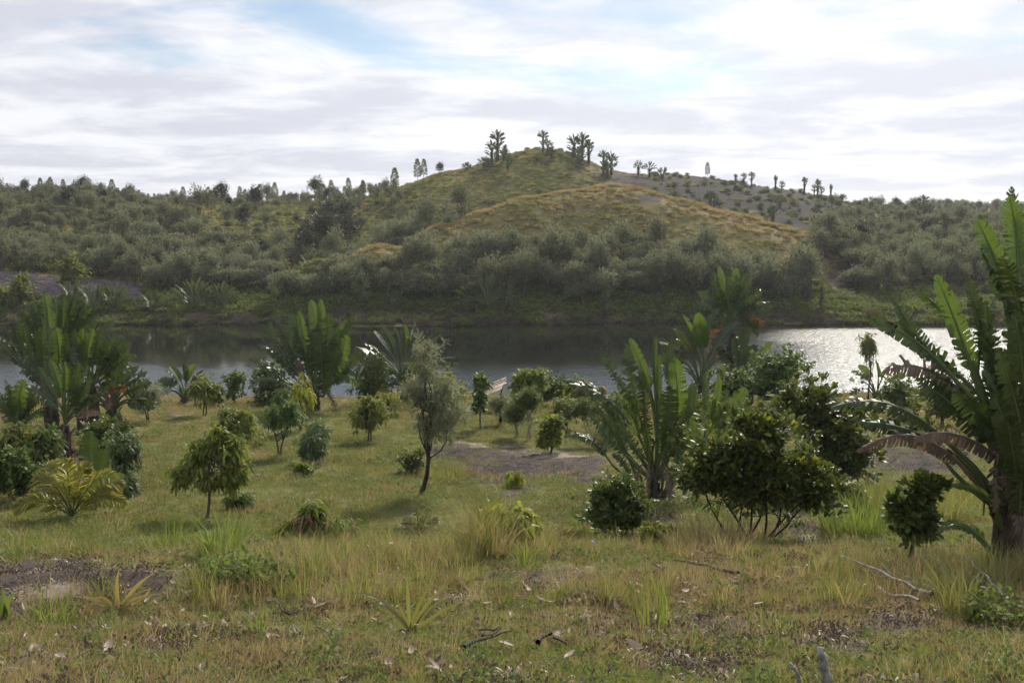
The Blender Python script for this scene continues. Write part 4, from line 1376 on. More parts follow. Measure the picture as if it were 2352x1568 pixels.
H2 = (1505, 1105)
px_palm('traveller_palm', 'glossy palm with fanned leaves beside the big round-leaved bush', (1500, 1150), ghit((1500, 1150)), H2, [
    (H2, (1553, 955), (1556, 890), (1546, 820), 25, 5, .12, 0, 'y', -.2), (H2, (1512, 920), (1511, 875), (1512, 818), 12, 50, .15, 0, 'y', .1),
    (H2, (1492, 900), (1472, 835), (1447, 776), 14, 10, .15, 0, 'y', .2), (H2, (1464, 935), (1450, 870), (1436, 798), 22, 10, .65, .15, 'g', .1),
    (H2, (1504, 890), (1503, 835), (1507, 773), 9, 55, .2, 0, 'y', .3), (H2, (1542, 905), (1533, 800), (1562, 792), 15, 30, .65, .2, 'g', .3),
    (H2, (1452, 925), (1412, 860), (1382, 810), 17, 30, .85, .45, 'g', .2), (H2, (1436, 955), (1374, 902), (1303, 880), 18, 40, .95, .6, 'g', .2),
    (H2, (1442, 1048), (1386, 990), (1349, 940), 15, 30, .9, .3, 'g', -.2), ((1485, 1120), (1392, 1046), (1355, 1008), (1304, 998), 15, 40, 1., .6, 'g', -.1),
    (H2, (1528, 990), (1536, 935), (1538, 885), 27, -5, .6, .1, 'g', -.4), (H2, (1512, 1004), (1528, 1000), (1549, 1008), 15, 30, .3, .2, 'y', -.6),
    (H2, (1470, 1000), (1450, 940), (1440, 895), 19, 0, .35, .05, 'y', -.2), (H2, (1570, 1035), (1588, 990), (1592, 952), 17, 5, .2, 0, 'y', -.1),
    (H2, (1478, 1055), (1445, 1010), (1425, 980), 16, 20, .8, .3, 'g', -.4), (H2, (1480, 950), (1478, 890), (1470, 840), 18, 30, .5, .1, 'g', .3),
    (H2, (1560, 1000), (1580, 930), (1592, 880), 18, 20, .6, .15, 'g', .2), (H2, (1420, 1010), (1390, 960), (1370, 925), 14, 10, .85, .3, 'g', .3),
    ((1505, 1100), (1522, 1060), (1532, 1095), (1538, 1150), 9, 0, 1., .4, 'd', -.4), ((1505, 1100), (1470, 1070), (1462, 1100), (1456, 1150), 9, 0, 1., .4, 'd', -.3), ((1505, 1110), (1490, 1070), (1488, 1110), (1490, 1160), 8, 0, 1., .4, 'd', -.5)
    ,((1475, 1140), (1440, 1040), (1418, 985), (1400, 940), 14, 20, .8, .3, 'g', .1), ((1530, 1140), (1548, 1060), (1566, 1000), (1580, 960), 15, 10, .5, .1, 'g', -.3), ((1478, 1145), (1450, 1090), (1428, 1055), (1408, 1040), 12, 30, .9, .4, 'g', -.4), ((1525, 1145), (1545, 1090), (1560, 1060), (1580, 1045), 13, 20, .6, .2, 'y', -.5),
    ((1490, 1140), (1490, 1040), (1485, 980), (1478, 935), 16, 10, .5, .1, 'g', -.5), ((1520, 1140), (1525, 1060), (1528, 1010), (1524, 965), 14, 10, .6, .1, 'g', -.6), ((1480, 1140), (1465, 1095), (1458, 1120), (1452, 1155), 10, 10, 1., .4, 'd', -.5), ((1520, 1145), (1532, 1100), (1542, 1125), (1548, 1160), 10, 10, 1., .4, 'd', -.5)], 2, rt=0.15, tear=.12)
H2b = (1606, 1065)
px_palm('traveller_palm', 'young upright palm with light green leaves behind the round-leaved bush', (1606, 1140), ghit((1600, 1130)), H2b, [
    (H2b, (1638, 960), (1646, 910), (1653, 862), 11, 10, .1, 0, 'y', .1), (H2b, (1662, 965), (1690, 925), (1714, 890), 22, 0, .3, .05, 'y', .0), (H2b, (1650, 970), (1660, 930), (1669, 890), 15, 20, .4, 0, 'g', .2),
    (H2b, (1620, 965), (1620, 910), (1620, 858), 11, 30, .2, 0, 'g', .1), (H2b, (1600, 985), (1591, 930), (1590, 878), 17, 10, .6, .1, 'g', .2), (H2b, (1630, 1010), (1632, 960), (1640, 915), 14, 30, .3, .05, 'y', -.2)], 3, rt=0.10)
H3 = (1676, 748)
px_palm('traveller_palm', 'tall lakeside palm with full crown above the water and brown skirt', (1690, 935), 46.0, H3, [
    (H3, (1668, 695), (1660, 650), (1651, 610), 10, 10, .2, 0, 'y'), (H3, (1680, 695), (1686, 650), (1692, 614), 12, 10, .2, 0, 'y'), (H3, (1690, 705), (1706, 668), (1724, 640), 16, 15, .65, .15, 'g'),
    (H3, (1695, 718), (1726, 680), (1753, 666), 17, 20, .75, .25, 'g'), (H3, (1697, 728), (1726, 702), (1752, 706), 15, 30, .85, .4, 'g'), (H3, (1664, 708), (1648, 672), (1633, 646), 14, 10, .7, .15, 'g'),
    (H3, (1660, 718), (1636, 688), (1614, 668), 15, 20, .75, .25, 'g'), (H3, (1658, 728), (1630, 702), (1601, 696), 14, 30, .85, .4, 'g'), (H3, (1655, 738), (1625, 718), (1595, 724), 13, 30, .9, .5, 'g'),
    (H3, (1697, 740), (1728, 728), (1756, 748), 13, 30, .9, .5, 'o'), (H3, (1660, 752), (1636, 756), (1620, 785), 13, 20, .9, .5, 'o'), (H3, (1664, 770), (1652, 800), (1640, 840), 14, 20, 1., .5, 'd'),
    (H3, (1690, 765), (1705, 780), (1722, 815), 12, 20, 1., .5, 'd'), (H3, (1674, 700), (1673, 660), (1672, 635), 13, 40, .4, 0, 'g'), (H3, (1688, 712), (1712, 690), (1735, 690), 14, 0, .8, .3, 'g', -.6),
    (H3, (1666, 715), (1652, 692), (1640, 690), 14, 0, .8, .3, 'g', -.6), (H3, (1676, 770), (1672, 800), (1668, 850), 13, 20, 1., .5, 'd', -.4), (H3, (1655, 760), (1630, 790), (1612, 830), 12, 20, 1., .5, 'd'),
    (H3, (1684, 702), (1698, 655), (1710, 625), 14, 20, .5, .1, 'g', .5), (H3, (1662, 700), (1645, 660), (1640, 625), 13, 20, .5, .1, 'g', .5), (H3, (1692, 722), (1722, 700), (1748, 686), 15, 40, .8, .3, 'g', .6), (H3, (1660, 722), (1628, 705), (1606, 680), 14, 40, .8, .3, 'g', .6),
    (H3, (1694, 735), (1720, 735), (1740, 770), 13, 30, .9, .5, 'g', -.5), (H3, (1660, 740), (1634, 742), (1612, 765), 13, 30, .9, .5, 'g', -.5)], 4, rt=0.18, tear=.15)
H3b = (1722, 860)
px_palm('traveller_palm', 'shorter green palm at the right foot of the tall lakeside palm', (1722, 930), 44.5, H3b, [
    (H3b, (1706, 838), (1706, 798), (1720, 756), 14, 5, .2, 0, 'y'), (H3b, (1728, 842), (1747, 810), (1773, 784), 11, 10, .3, .05, 'y'), (H3b, (1700, 848), (1690, 812), (1687, 774), 13, 10, .4, 0, 'g'),
    (H3b, (1715, 848), (1722, 815), (1735, 790), 14, 20, .4, 0, 'g'), (H3b, (1735, 860), (1765, 840), (1790, 840), 11, 20, .7, .3, 'g'), (H3b, (1690, 860), (1668, 835), (1655, 815), 12, 20, .6, .2, 'g')], 5, rt=0.16)
b3c = hit(1610, 935, 30, 48)
fan_palm('traveller_palm', 'dark ragged palm left of the tall lakeside palm, brown hanging leaves', b3c, 1.2, .18, 13, 1.7, 2.1, .34, .5, 70, .8, 61, 5, rollsd=40)
H4 = (722, 885)
px_palm('traveller_palm', 'big upright lakeside palm with broad bright leaves left of the open fan', (722, 945), ghit((722, 945)), H4, [
    (H4, (728, 805), (725, 745), (714, 688), 17, 5, .15, 0, 'y', .3), (H4, (735, 800), (738, 740), (736, 686), 12, 15, .1, 0, 'y', .5), (H4, (708, 825), (696, 765), (686, 713), 12, 10, .15, 0, 'y', .2),
    (H4, (700, 830), (685, 768), (667, 722), 19, 5, .4, .05, 'g', .4), (H4, (690, 855), (661, 782), (633, 726), 15, 20, .65, .15, 'g', .3), (H4, (690, 865), (641, 797), (607, 743), 13, 25, .7, .2, 'g', .1),
    (H4, (743, 835), (753, 775), (753, 718), 23, 5, .4, .05, 'g', -.2), (H4, (756, 845), (780, 783), (796, 735), 15, 5, .2, 0, 'y', .2), (H4, (760, 865), (784, 815), (796, 768), 18, 5, .2, 0, 'y', -.5),
    (H4, (766, 825), (795, 755), (809, 720), 13, 20, .6, .1, 'g', .6), (H4, (660, 872), (612, 834), (571, 825), 13, 35, .85, .5, 'g', .2), (H4, (660, 888), (612, 868), (570, 892), 13, 35, .8, .6, 'g', -.2),
    (H4, (680, 870), (632, 815), (598, 794), 13, 30, .85, .4, 'g', .4), (H4, (770, 872), (806, 832), (834, 804), 13, 20, .5, .2, 'g', .3), (H4, (705, 878), (690, 846), (677, 826), 12, 20, 1., .4, 'd', -.6),
    (H4, (760, 878), (795, 863), (820, 884), 17, 30, .6, .6, 'y', -.5), (H4, (725, 850), (722, 800), (716, 755), 20, -5, .5, .1, 'g', -.4), (H4, (738, 860), (738, 815), (733, 770), 20, 0, .5, .1, 'g', -.7),
    (H4, (710, 860), (700, 810), (690, 770), 18, 10, .6, .1, 'g', -.3), (H4, (750, 870), (765, 830), (775, 800), 18, 0, .4, .1, 'y', -.9), (H4, (745, 905), (752, 880), (757, 850), 12, 10, .3, .0, 'y', -1.),
    (H4, (700, 900), (690, 920), (680, 945), 10, 10, 1., .4, 'd', -.5), (H4, (750, 900), (765, 920), (772, 945), 10, 10, 1., .4, 'd', -.5), (H4, (720, 905), (716, 925), (714, 950), 10, 10, 1., .4, 'd', -.7)], 6, rt=0.24)
b5 = hit(930, 925, 30, 50)
s5 = b5[1] / 995 * KQ
fan_palm('traveller_palm', 'open fan palm with bare radiating stalks and silvery leaf tips by the lake', b5, 55 * s5, .16, 17, 82 * s5, 66 * s5, 11.5 * s5, 0.08, 80, .5, 71, 3, rollsd=22, bend=.5)
b5b = hit(958, 935, 30, 50)
fan_palm('traveller_palm', 'low dense palm in front of the open fan, behind the feathery tree', b5b, 10 * s5, .14, 9, 52 * s5, 66 * s5, 13 * s5, 0.3, 42, .4, 72, 1, rollsd=30)
for q, wv, H_, n_, Ls_, Lb_, W_, sp_, sd, lab in (
        ((425, 925), 0.2, 8, 13, 38, 48, 11, 72, 81, 'small bushy palm standing at the near lake edge on the left'),
        ((2012, 925), -.2, 22, 9, 42, 48, 12, 70, 82, 'small fan palm on the near shore beside the thin tree at right')):
    bb = hit(q[0], q[1], 30, 50)
    ss = bb[1] / 995 * KQ
    fan_palm('traveller_palm', lab, bb, max(.3, H_ * ss), .13, n_, Ls_ * ss, Lb_ * ss, W_ * ss, wv, sp_, .6, sd, 2, rollsd=35)
gl = 'palms in the left lakeside clump'


def lf(p3, p2, p1, hw, torn, kind='g', roll=5, hang=.1):
    return (None, p1, p2, p3, hw * 1.15, roll, torn, hang, kind)


for base, hub, lvs, sd, dd0, lab in (
        ((118, 1010), (104, 880), [lf((103, 677), (108, 712), (112, 755), 15, .2, 'y'), lf((131, 680), (131, 715), (132, 760), 6, .2, 'y', 60), lf((146, 679), (144, 710), (140, 755), 9, .3, 'y', 30), lf((64, 694), (78, 725), (92, 770), 13, .7), lf((79, 690), (88, 725), (97, 775), 13, .6, 'g', 30),
            lf((46, 709), (58, 735), (78, 785), 13, .8), lf((193, 698), (180, 725), (160, 775), 17, .5), lf((220, 707), (204, 732), (178, 780), 17, .65), lf((168, 688), (160, 720), (150, 765), 11, .6, 'g', 40), lf((45, 727), (54, 762), (64, 810), 9, .15, 'y'), lf((27, 746), (42, 778), (58, 820), 11, .3), lf((81, 728), (76, 755), (75, 795), 10, .4, 'y', 30),
            lf((3, 775), (25, 800), (55, 840), 13, .8, 'g', 20, .4), lf((-25, 760), (5, 790), (50, 840), 13, .8, 'g', 20, .4)], 911, .6, 'tallest palm of the left clump, pale torn leaf tops'),
        ((125, 1030), (122, 915), [lf((128, 753), (134, 792), (137, 840), 18, .12, 'y'), lf((151, 764), (152, 795), (148, 835), 11, .3), lf((100, 748), (95, 782), (100, 830), 13, .4), lf((80, 756), (84, 795), (98, 845), 12, .5, 'g', 30), lf((62, 790), (75, 825), (98, 865), 13, .6), lf((40, 815), (62, 845), (95, 885), 13, .7, 'g', 20, .3),
            lf((165, 800), (160, 830), (145, 870), 14, .5), lf((178, 840), (168, 860), (150, 890), 13, .6, 'g', 20, .2), lf((90, 860), (95, 885), (100, 930), 9, .9, 'd')], 912, .1, 'palm in the middle of the left clump with one flat lit leaf'),
        ((222, 1030), (212, 880), [lf((190, 752), (187, 782), (197, 825), 9, .3, 'y'), lf((213, 754), (203, 792), (202, 835), 15, .25, 'y'), lf((231, 761), (222, 796), (214, 835), 13, .35), lf((256, 774), (245, 802), (226, 840), 15, .5), lf((288, 777), (266, 797), (235, 842), 13, .9, 'g', 30, .3), lf((292, 794), (268, 812), (238, 850), 13, .9, 'g', 30, .4),
            lf((271, 804), (255, 826), (232, 858), 19, .5, 'g', 0, .2), lf((295, 820), (274, 836), (240, 865), 15, .6, 'g', 20, .4), lf((171, 757), (176, 790), (192, 835), 12, .6), lf((160, 790), (172, 818), (195, 850), 13, .6, 'g', 20, .2), lf((296, 858), (266, 870), (230, 888), 14, .8, 'g', 30, .5), lf((292, 890), (265, 890), (230, 895), 13, .9, 'o', 30, .6),
            lf((250, 940), (245, 915), (228, 890), 10, 1., 'd'), lf((190, 930), (192, 905), (204, 885), 10, 1., 'd')], 913, .0, 'palm at the right of the left clump with stalks showing'),
        ((150, 1060), (150, 975), [lf((117, 827), (130, 866), (143, 910), 11, .12, 'y'), lf((91, 843), (108, 877), (133, 920), 9, .3), lf((148, 829), (149, 865), (149, 905), 9, .2, 'y', 20), lf((181, 831), (172, 866), (160, 910), 13, .4), lf((187, 880), (178, 902), (160, 935), 11, .5), lf((205, 860), (192, 890), (165, 930), 13, .5, 'g', 20, .2),
            lf((70, 885), (98, 905), (135, 940), 10, .6, 'g', 20, .3), lf((235, 905), (210, 915), (172, 945), 13, .7, 'g', 20, .4), lf((225, 950), (205, 945), (170, 955), 10, .9, 'd', 10, .5), lf((140, 1050), (142, 1010), (146, 985), 8, 1., 'd'), lf((165, 1055), (162, 1010), (155, 985), 8, 1., 'd'), lf((120, 1040), (130, 1005), (143, 985), 8, 1., 'd')], 914, -.4, 'low front palm of the left clump with long upright leaves'),
        ((42, 1062), (40, 985), [lf((56, 870), (46, 906), (40, 950), 17, .3, 'y'), lf((8, 922), (16, 945), (30, 970), 17, .3), lf((90, 913), (66, 930), (46, 965), 13, .5, 'g', 20, .2), lf((20, 880), (26, 915), (36, 955), 13, .4), lf((-25, 900), (0, 920), (32, 960), 14, .5, 'g', 10, .3), lf((105, 950), (78, 950), (50, 972), 12, .6, 'g', 20, .4), lf((75, 885), (62, 920), (46, 955), 12, .5)], 915, -.6, 'short broad-leaved palm low at the left frame edge')):
    bb = hit(base[0], base[1], 10, 48)
    px_palm('traveller_palm', lab, base, bb[1], hub, [(hub,) + l[1:] for l in lvs], sd, gl, extra=.9, rt=.17)
for q, hubq, n_, Ls_, Lb_, W_, az_, sp_, torn_, sd, dead_, lab in (
        ((190, 985), 850, 15, 55, 100, 24, .5, 75, .65, 96, 3, 'palm at the back of the left clump, leaves over the far shore'),
        ((262, 1020), 930, 13, 45, 85, 22, .1, 85, .85, 97, 5, 'ragged palm at the right end of the left clump, brown drooping leaves')):
    bb = hit(q[0], q[1], 10, 48)
    ss = bb[1] / 995 * KQ
    hubz = float(P(q[0], hubq, bb[1])[2]) - bb[2]
    fan_palm('traveller_palm', lab, bb, hubz, .17, n_, Ls_ * ss, Lb_ * ss, .9 * W_ * ss, az_, sp_, torn_ + .15, sd, dead_, rollsd=34, group=gl, rollmean=50, bend=.6)
HS = (212, 1150)
px_palm('traveller_sprout', 'two-leaved blue green palm sprout rising behind the yellow palm', (212, 1170), ghit((212, 1170)), HS, [
    (HS, (206, 1085), (205, 1035), (208, 988), 25, 0, .05, 0, 'g', .1), (HS, (222, 1095), (231, 1060), (240, 1028), 21, 5, .05, 0, 'g', -.1), (HS, (190, 1095), (165, 1072), (132, 1068), 12, 30, .3, .2, 'y', .1), (HS, (235, 1110), (262, 1090), (285, 1092), 11, 30, .3, .2, 'y', .1)], 7, rt=0.06, extra=0)

# ------------------------------------------------------------------ yellow feather palm
def feather_palm(name, label, base, fr, seed, mat='palm', lw=0.034):
    rng = np.random.default_rng(seed)
    loc = hit(base[0], base[1], 4, 56)
    D = loc[1]
    root = empty(name, loc, label, 'palm')
    for (p0, p1, p2, hl, dd) in fr:
        A, B, C = (P(p[0], p[1], D + dd * k) - loc for p, k in ((p0, 0), (p1, .6), (p2, 1)))
        ctl = 2 * B - .5 * (A + C)
        mb = MB()
        n = 64
        e = np.linspace(.12, 1, n)[:, None]
        ctr = (1 - e) ** 2 * A + 2 * e * (1 - e) * ctl + e * e * C
        T = unit(2 * (1 - e) * (ctl - A) + 2 * e * (C - ctl))
        side = unit(np.cross(T, unit(UP + np.array([0, -.6, 0]))))
        Lf = px2m(hl, D) * np.sin(np.clip(e[:, 0] * .9 + .12, 0, 1) * math.pi) ** .5
        for sg in (-1, 1):
            d = unit(T * .75 + side * sg * .8 + UP * .12 + rng.normal(size=(n, 3)) * .10)
            leaves(mb, ctr, d, Lf * rng.uniform(.85, 1.1, n), lw, rng, .25, .1)
        e2 = np.linspace(0, 1, 9)[:, None]
        lf = mobj('frond', mb.mesh('frond', M[mat]), root)
        sb = MB()
        sb.tube((1 - e2) ** 2 * A + 2 * e2 * (1 - e2) * ctl + e2 * e2 * C, np.linspace(.018, .004, 9), 4)
        mobj('frond_stalk', sb.mesh('frond_stalk', M['stalk']), lf)
    return root


C0 = (165, 1185)
feather_palm('feather_palm', 'yellow green feather palm spreading over the grass at left', (165, 1195), [
    (C0, (120, 1110), (75, 1108), 46, -.2), (C0, (135, 1090), (100, 1075), 44, .2), (C0, (155, 1085), (150, 1065), 40, -.1), (C0, (185, 1095), (205, 1075), 40, .1), (C0, (215, 1105), (262, 1098), 42, -.3),
    (C0, (225, 1115), (285, 1120), 46, .3), (C0, (230, 1145), (290, 1160), 38, -.2), (C0, (90, 1150), (30, 1172), 44, -.5), (C0, (110, 1130), (62, 1140), 44, .2), (C0, (150, 1120), (130, 1100), 42, -.6), (C0, (200, 1120), (235, 1090), 42, .4)], 21)
C1 = (960, 1230)
feather_palm('feather_palm', 'small rusty feather palm seedling beside the tall grass clump', (960, 1235), [
    (C1, (975, 1195), (985, 1165), 26, 0), (C1, (945, 1200), (925, 1195), 26, .1), (C1, (960, 1195), (955, 1175), 24, -.1), (C1, (985, 1205), (1005, 1190), 22, .1), (C1, (935, 1215), (905, 1215), 22, -.1)], 22, 'strap', .014)

# ------------------------------------------------------------------ shrubs and small trees, by eye from back to front
shrub_at('lakeside_tree', 'slim lakeside tree with dark tufts, left of the big upright palm', 'tree', 'round_dark', (538, 925), [(515, 855, 562, 885), (520, 880, 556, 915)], [0], 31, .5, leafscale=1.2)
shrub_at('lakeside_shrub', 'leafy shrub under the left leaves of the big upright palm', 'shrub', 'round_dark', (625, 930), [(590, 832, 660, 900), (582, 880, 672, 930)], [0, 8], 32, 1.3, leafscale=1.3)
shrub_at('lakeside_shrub', 'low lakeside shrub left of the slim dark-tufted tree', 'shrub', 'round_dark', (490, 925), [(470, 885, 520, 925)], [0], 321, .5, leafscale=1.2)
shrub_at('lakeside_shrub', 'dense near-black shrub between the upright palm and open fan', 'shrub', 'mango_dark', (850, 935), [(800, 818, 900, 915), (815, 870, 905, 938)], [0, 6], 33, 1.8, leafscale=1.2)
shrub_at('lakeside_shrub', 'bright green shrub just behind the feathery tree', 'shrub', 'round_green', (1030, 965), [(990, 862, 1066, 960)], [0], 34, 1.1, leafscale=1.3)
shrub_at('lakeside_tree', 'slender dark-leaved tree left of the wooden shelter', 'tree', 'round_dark', (1103, 985), [(1088, 862, 1124, 895), (1085, 890, 1115, 945)], [0], 35, .6, leafscale=1.2)
shrub_at('lakeside_tree', 'two-headed green tree behind the pair of dark round trees', 'tree', 'round_green', (1212, 955), [(1178, 850, 1212, 925), (1205, 845, 1258, 890)], [0, 6], 36, 1.0, leafscale=1.3)
shrub_at('lakeside_shrub', 'rounded green shrub with dark cap right of the two-headed tree', 'shrub', 'round_dark', (1268, 935), [(1238, 868, 1305, 930)], [0], 37, .9, leafscale=1.3)
shrub_at('mango_shrub', 'mango shrub flushed with pinkish red new leaves by the lake', 'shrub', 'mango_pink', (1335, 945), [(1295, 868, 1345, 940), (1330, 875, 1385, 945)], [0, 6], 38, 1.5, leafscale=1.4)
shrub_at('round_tree', 'dark round-headed little tree on twisted stems, left of the pair', 'tree', 'feather_dark', (1185, 1005), [(1157, 908, 1210, 968)], [0, 3], 39, 1.3, leafscale=1.1)
shrub_at('round_tree', 'dark round-headed little tree on twisted stems, right of the pair', 'tree', 'feather_dark', (1215, 1010), [(1188, 892, 1243, 945)], [0, 5, -5], 40, 1.3, leafscale=1.1)
shrub_at('round_tree', 'wide dark tree on many thin stems left of the glossy palm', 'tree', 'feather_dark', (1372, 1015), [(1300, 915, 1372, 968), (1350, 905, 1442, 985)], [0, 10, -12, 22], 41, 2.0, leafscale=1.1)
shrub_at('green_sapling', 'bright green sapling beside the sandy bare patch', 'tree', 'round_green', (1268, 1040), [(1240, 955, 1298, 985), (1238, 985, 1285, 1025)], [0], 42, .7, leafscale=1.1)
shrub_at('lakeside_shrub', 'dark shrub at the foot of the tall lakeside palm', 'shrub', 'round_dark', (1690, 960), [(1630, 850, 1720, 925)], [0, 8], 43, 1.6, leafscale=1.3)
shrub_at('lakeside_shrub', 'rounded dark tree over the water right of the tall lakeside palm', 'tree', 'round_dark', (1785, 955), [(1735, 798, 1845, 880), (1720, 850, 1820, 925)], [0, 8, -6], 44, 2.0, leafscale=1.3)
shrub_at('thin_tree', 'thin tree with a small tuft of leaves over the water at right', 'tree', 'mango', (1993, 930), [(1978, 765, 2012, 822)], [0], 45, .6, tr=.05)
shrub_at('lakeside_shrub', 'light green shrub between the big bush and the dark bush', 'shrub', 'mango', (1772, 980), [(1735, 912, 1812, 965)], [0], 46, .8)
shrub_at('glossy_bush', 'tall dark glossy bush behind the big round-leaved bush', 'bush', 'glossy', (1910, 1130), [(1800, 872, 1915, 990), (1850, 930, 1990, 1040), (1895, 1000, 2005, 1105)], [0, 10, -10, 20, -20], 47, 3.0, leafscale=1.25, n_br=30)
shrub_at('slender_mango', 'slender yellow green mango standing before the big upright palm', 'tree', 'mango_yellow', (690, 985), [(668, 868, 692, 950), (690, 862, 716, 945)], [0, 3], 48, .7, leafscale=.85)
shrub_at('dark_sapling', 'dark flat-topped sapling on thin forked stems', 'tree', 'mango_dark', (640, 1045), [(600, 935, 650, 985), (635, 918, 690, 982)], [0, 3], 49, .9, leafscale=.8)
shrub_at('mango_bush', 'dense bright mango bush left of the flat-topped sapling', 'bush', 'mango', (545, 1020), [(492, 935, 562, 1000), (530, 940, 600, 1015)], [0, 4], 50, 1.8)
shrub_at('mango_tree', 'round two-stemmed mango tree with yellowish top on the lawn', 'tree', 'mango', (848, 1012), [(806, 912, 896, 985), (820, 905, 870, 940)], [-4, 4], 51, 1.4, leafscale=1.0)
shrub_at('mango_sapling', 'yellowish mango sapling just behind the round two-stemmed mango', 'tree', 'mango_yellow', (893, 955), [(868, 892, 892, 935), (885, 905, 918, 945)], [0], 52, .5)
shrub_at('mango_tree', 'grey green round mango tree on the lawn with shade below', 'tree', 'mango_blue', (713, 1065), [(680, 968, 758, 1040), (690, 1000, 740, 1055)], [-2, 3], 53, 1.5, leafscale=.85)
shrub_at('low_bush', 'small round bright green bush at the foot of the grey green mango', 'bush', 'round_green', (697, 1092), [(672, 1062, 724, 1092)], [], 54, .6, leafscale=.6)
shrub_at('low_bush', 'loose green bush left of the feathery tree trunk', 'bush', 'small_dark', (945, 1090), [(915, 1035, 982, 1088)], [0], 55, .8, leafscale=1.0)
shrub_at('mango_sapling', 'loose grey green sapling beside the left palm clump', 'tree', 'mango_blue', (283, 1120), [(244, 992, 325, 1062), (255, 1040, 312, 1085)], [0, 4], 56, 1.2, leafscale=.85)
shrub_at('low_bush', 'rounded leafy bush right of the yellow feather palm', 'bush', 'mango_blue', (290, 1140), [(270, 1090, 316, 1140)], [0], 57, .6, leafscale=.7)
shrub_at('mango_bush', 'bright mango bush at the left frame edge above a darker one', 'bush', 'mango', (45, 1085), [(-20, 975, 60, 1040), (30, 980, 96, 1050)], [0], 58, 1.7, leafscale=.9)
shrub_at('glossy_bush', 'dark glossy bush at the left frame edge below the bright mango', 'bush', 'round_dark', (30, 1150), [(-40, 1040, 60, 1120), (20, 1045, 108, 1135)], [0, 5], 59, 2.0, leafscale=.95)
shrub_at('mango_tree', 'drooping yellow green mango tree on a single straight trunk at left', 'tree', 'mango', (470, 1192), [(468, 986, 528, 1045), (403, 1055, 452, 1112), (425, 1012, 488, 1072), (512, 998, 564, 1055), (505, 1055, 560, 1118), (450, 1070, 510, 1118)], [0], 60, 1.75, leafscale=.95, n_br=34, tr=.04)
shrub_at('low_bush', 'small dark green bush right of the straight-trunked mango', 'bush', 'mango_dark', (548, 1170), [(522, 1130, 578, 1168)], [], 61, .5, leafscale=.6)
shrub_at('yellow_shrublet', 'tiny yellow green shrub ringed by bare soil', 'shrub', 'mango_yellow', (1185, 1118), [(1160, 1082, 1212, 1112)], [0], 62, .5, leafscale=.5, tr=.015)
shrub_at('feathery_tree', 'feathery grey green tree with a crooked leaning trunk in the middle', 'tree', 'acacia', (963, 1132), [(955, 850, 1035, 960), (942, 775, 1020, 880), (915, 860, 985, 960), (985, 870, 1068, 1010), (935, 940, 1040, 1030)], [0], 63, 1.8, leafscale=1.3, n_br=40, tr=.06)
shrub_at('glossy_bush', 'big round-leaved bush with yellow tips and many bare stems', 'bush', 'glossy', (1720, 1245), [(1600, 948, 1840, 1080), (1545, 1020, 1720, 1150), (1700, 1010, 1880, 1160), (1790, 1060, 1932, 1185), (1640, 1060, 1800, 1165)], [0, 10, -12, 22, -25, 34, -36, 45, 16], 64, 4.6, leafscale=.82, n_br=60, depth=.9)
shrub_at('dark_shrub', 'dense dark small-leaved shrub at the foot of the glossy palm', 'shrub', 'small_dark', (1420, 1232), [(1365, 1095, 1460, 1180), (1345, 1140, 1450, 1228), (1410, 1130, 1492, 1225)], [0, 6], 65, 2.6, leafscale=1.2)
shrub_at('glossy_shrub', 'small two-headed glossy shrub by the right tree trunk', 'shrub', 'glossy', (2090, 1288), [(2085, 1102, 2165, 1150), (2048, 1140, 2122, 1198), (2066, 1192, 2112, 1236), (2105, 1180, 2150, 1218)], [0], 66, 1.1, leafscale=.85, tr=.03)
shrub_at('mango_shrub', 'low mango shrub with drooping pale pink shoots', 'shrub', 'mango_pink', (722, 1255), [(632, 1190, 700, 1245), (680, 1165, 750, 1240), (700, 1150, 745, 1190), (740, 1185, 815, 1248)], [0, 8, -8], 67, 2.3, leafscale=.8, tr=.015)
shrub_at('yellow_mango', 'drooping lime yellow mango sapling behind the tall grass clump', 'shrub', 'mango_yellow', (1165, 1262), [(1112, 1160, 1168, 1225), (1150, 1172, 1222, 1250)], [0], 68, 1.1, leafscale=1.0, tr=.015)
shrub_at('weedy_shrub', 'low weedy shrub with reddish top left of the dark shrub', 'shrub', 'mango_pink', (1320, 1245), [(1280, 1195, 1370, 1245)], [0], 69, .6, leafscale=.55, tr=.012)
shrub_at('weedy_shrub', 'leafy green weed right of the dark small-leaved shrub', 'shrub', 'round_green', (1505, 1255), [(1470, 1205, 1545, 1250)], [0], 70, .5, leafscale=.6, tr=.012)

# more growth along the bank
shrub_at('bank_shrub', 'wispy pale shrub at the lake edge beside the small bushy palm', 'shrub', 'acacia', (338, 965), [(300, 870, 372, 940)], [0, 4], 701, 0.8, leafscale=1.5)
shrub_at('bank_shrub', 'bright yellow green shrub right of the small bushy lakeside palm', 'shrub', 'mango', (466, 955), [(438, 866, 498, 920)], [0, 4], 702, 0.9, leafscale=1.1)
shrub_at('bank_shrub', 'dark shrub tucked under the trunk of the upright palm', 'shrub', 'mango_dark', (655, 965), [(632, 900, 690, 950)], [0, 4], 704, 0.9, leafscale=1.1)
shrub_at('bank_shrub', 'greyish wispy shrub in front of the wooden shelter', 'shrub', 'acacia', (1150, 975), [(1120, 905, 1172, 950)], [0, 4], 707, 0.5, leafscale=1.3)
shrub_at('bank_shrub', 'light green shrub below the rounded dark-capped shrub', 'shrub', 'mango', (1300, 985), [(1262, 915, 1330, 965)], [0, 4], 708, 1.0, leafscale=1.1)
shrub_at('bank_shrub', 'dark shrub behind the left leaves of the glossy palm', 'shrub', 'round_dark', (1425, 990), [(1392, 905, 1462, 975)], [0, 4], 709, 1.2, leafscale=1.2)
shrub_at('bank_shrub', 'dark shrub behind the glossy palm', 'shrub', 'mango_dark', (1560, 985), [(1525, 895, 1605, 965)], [0, 4], 710, 1.2, leafscale=1.2)
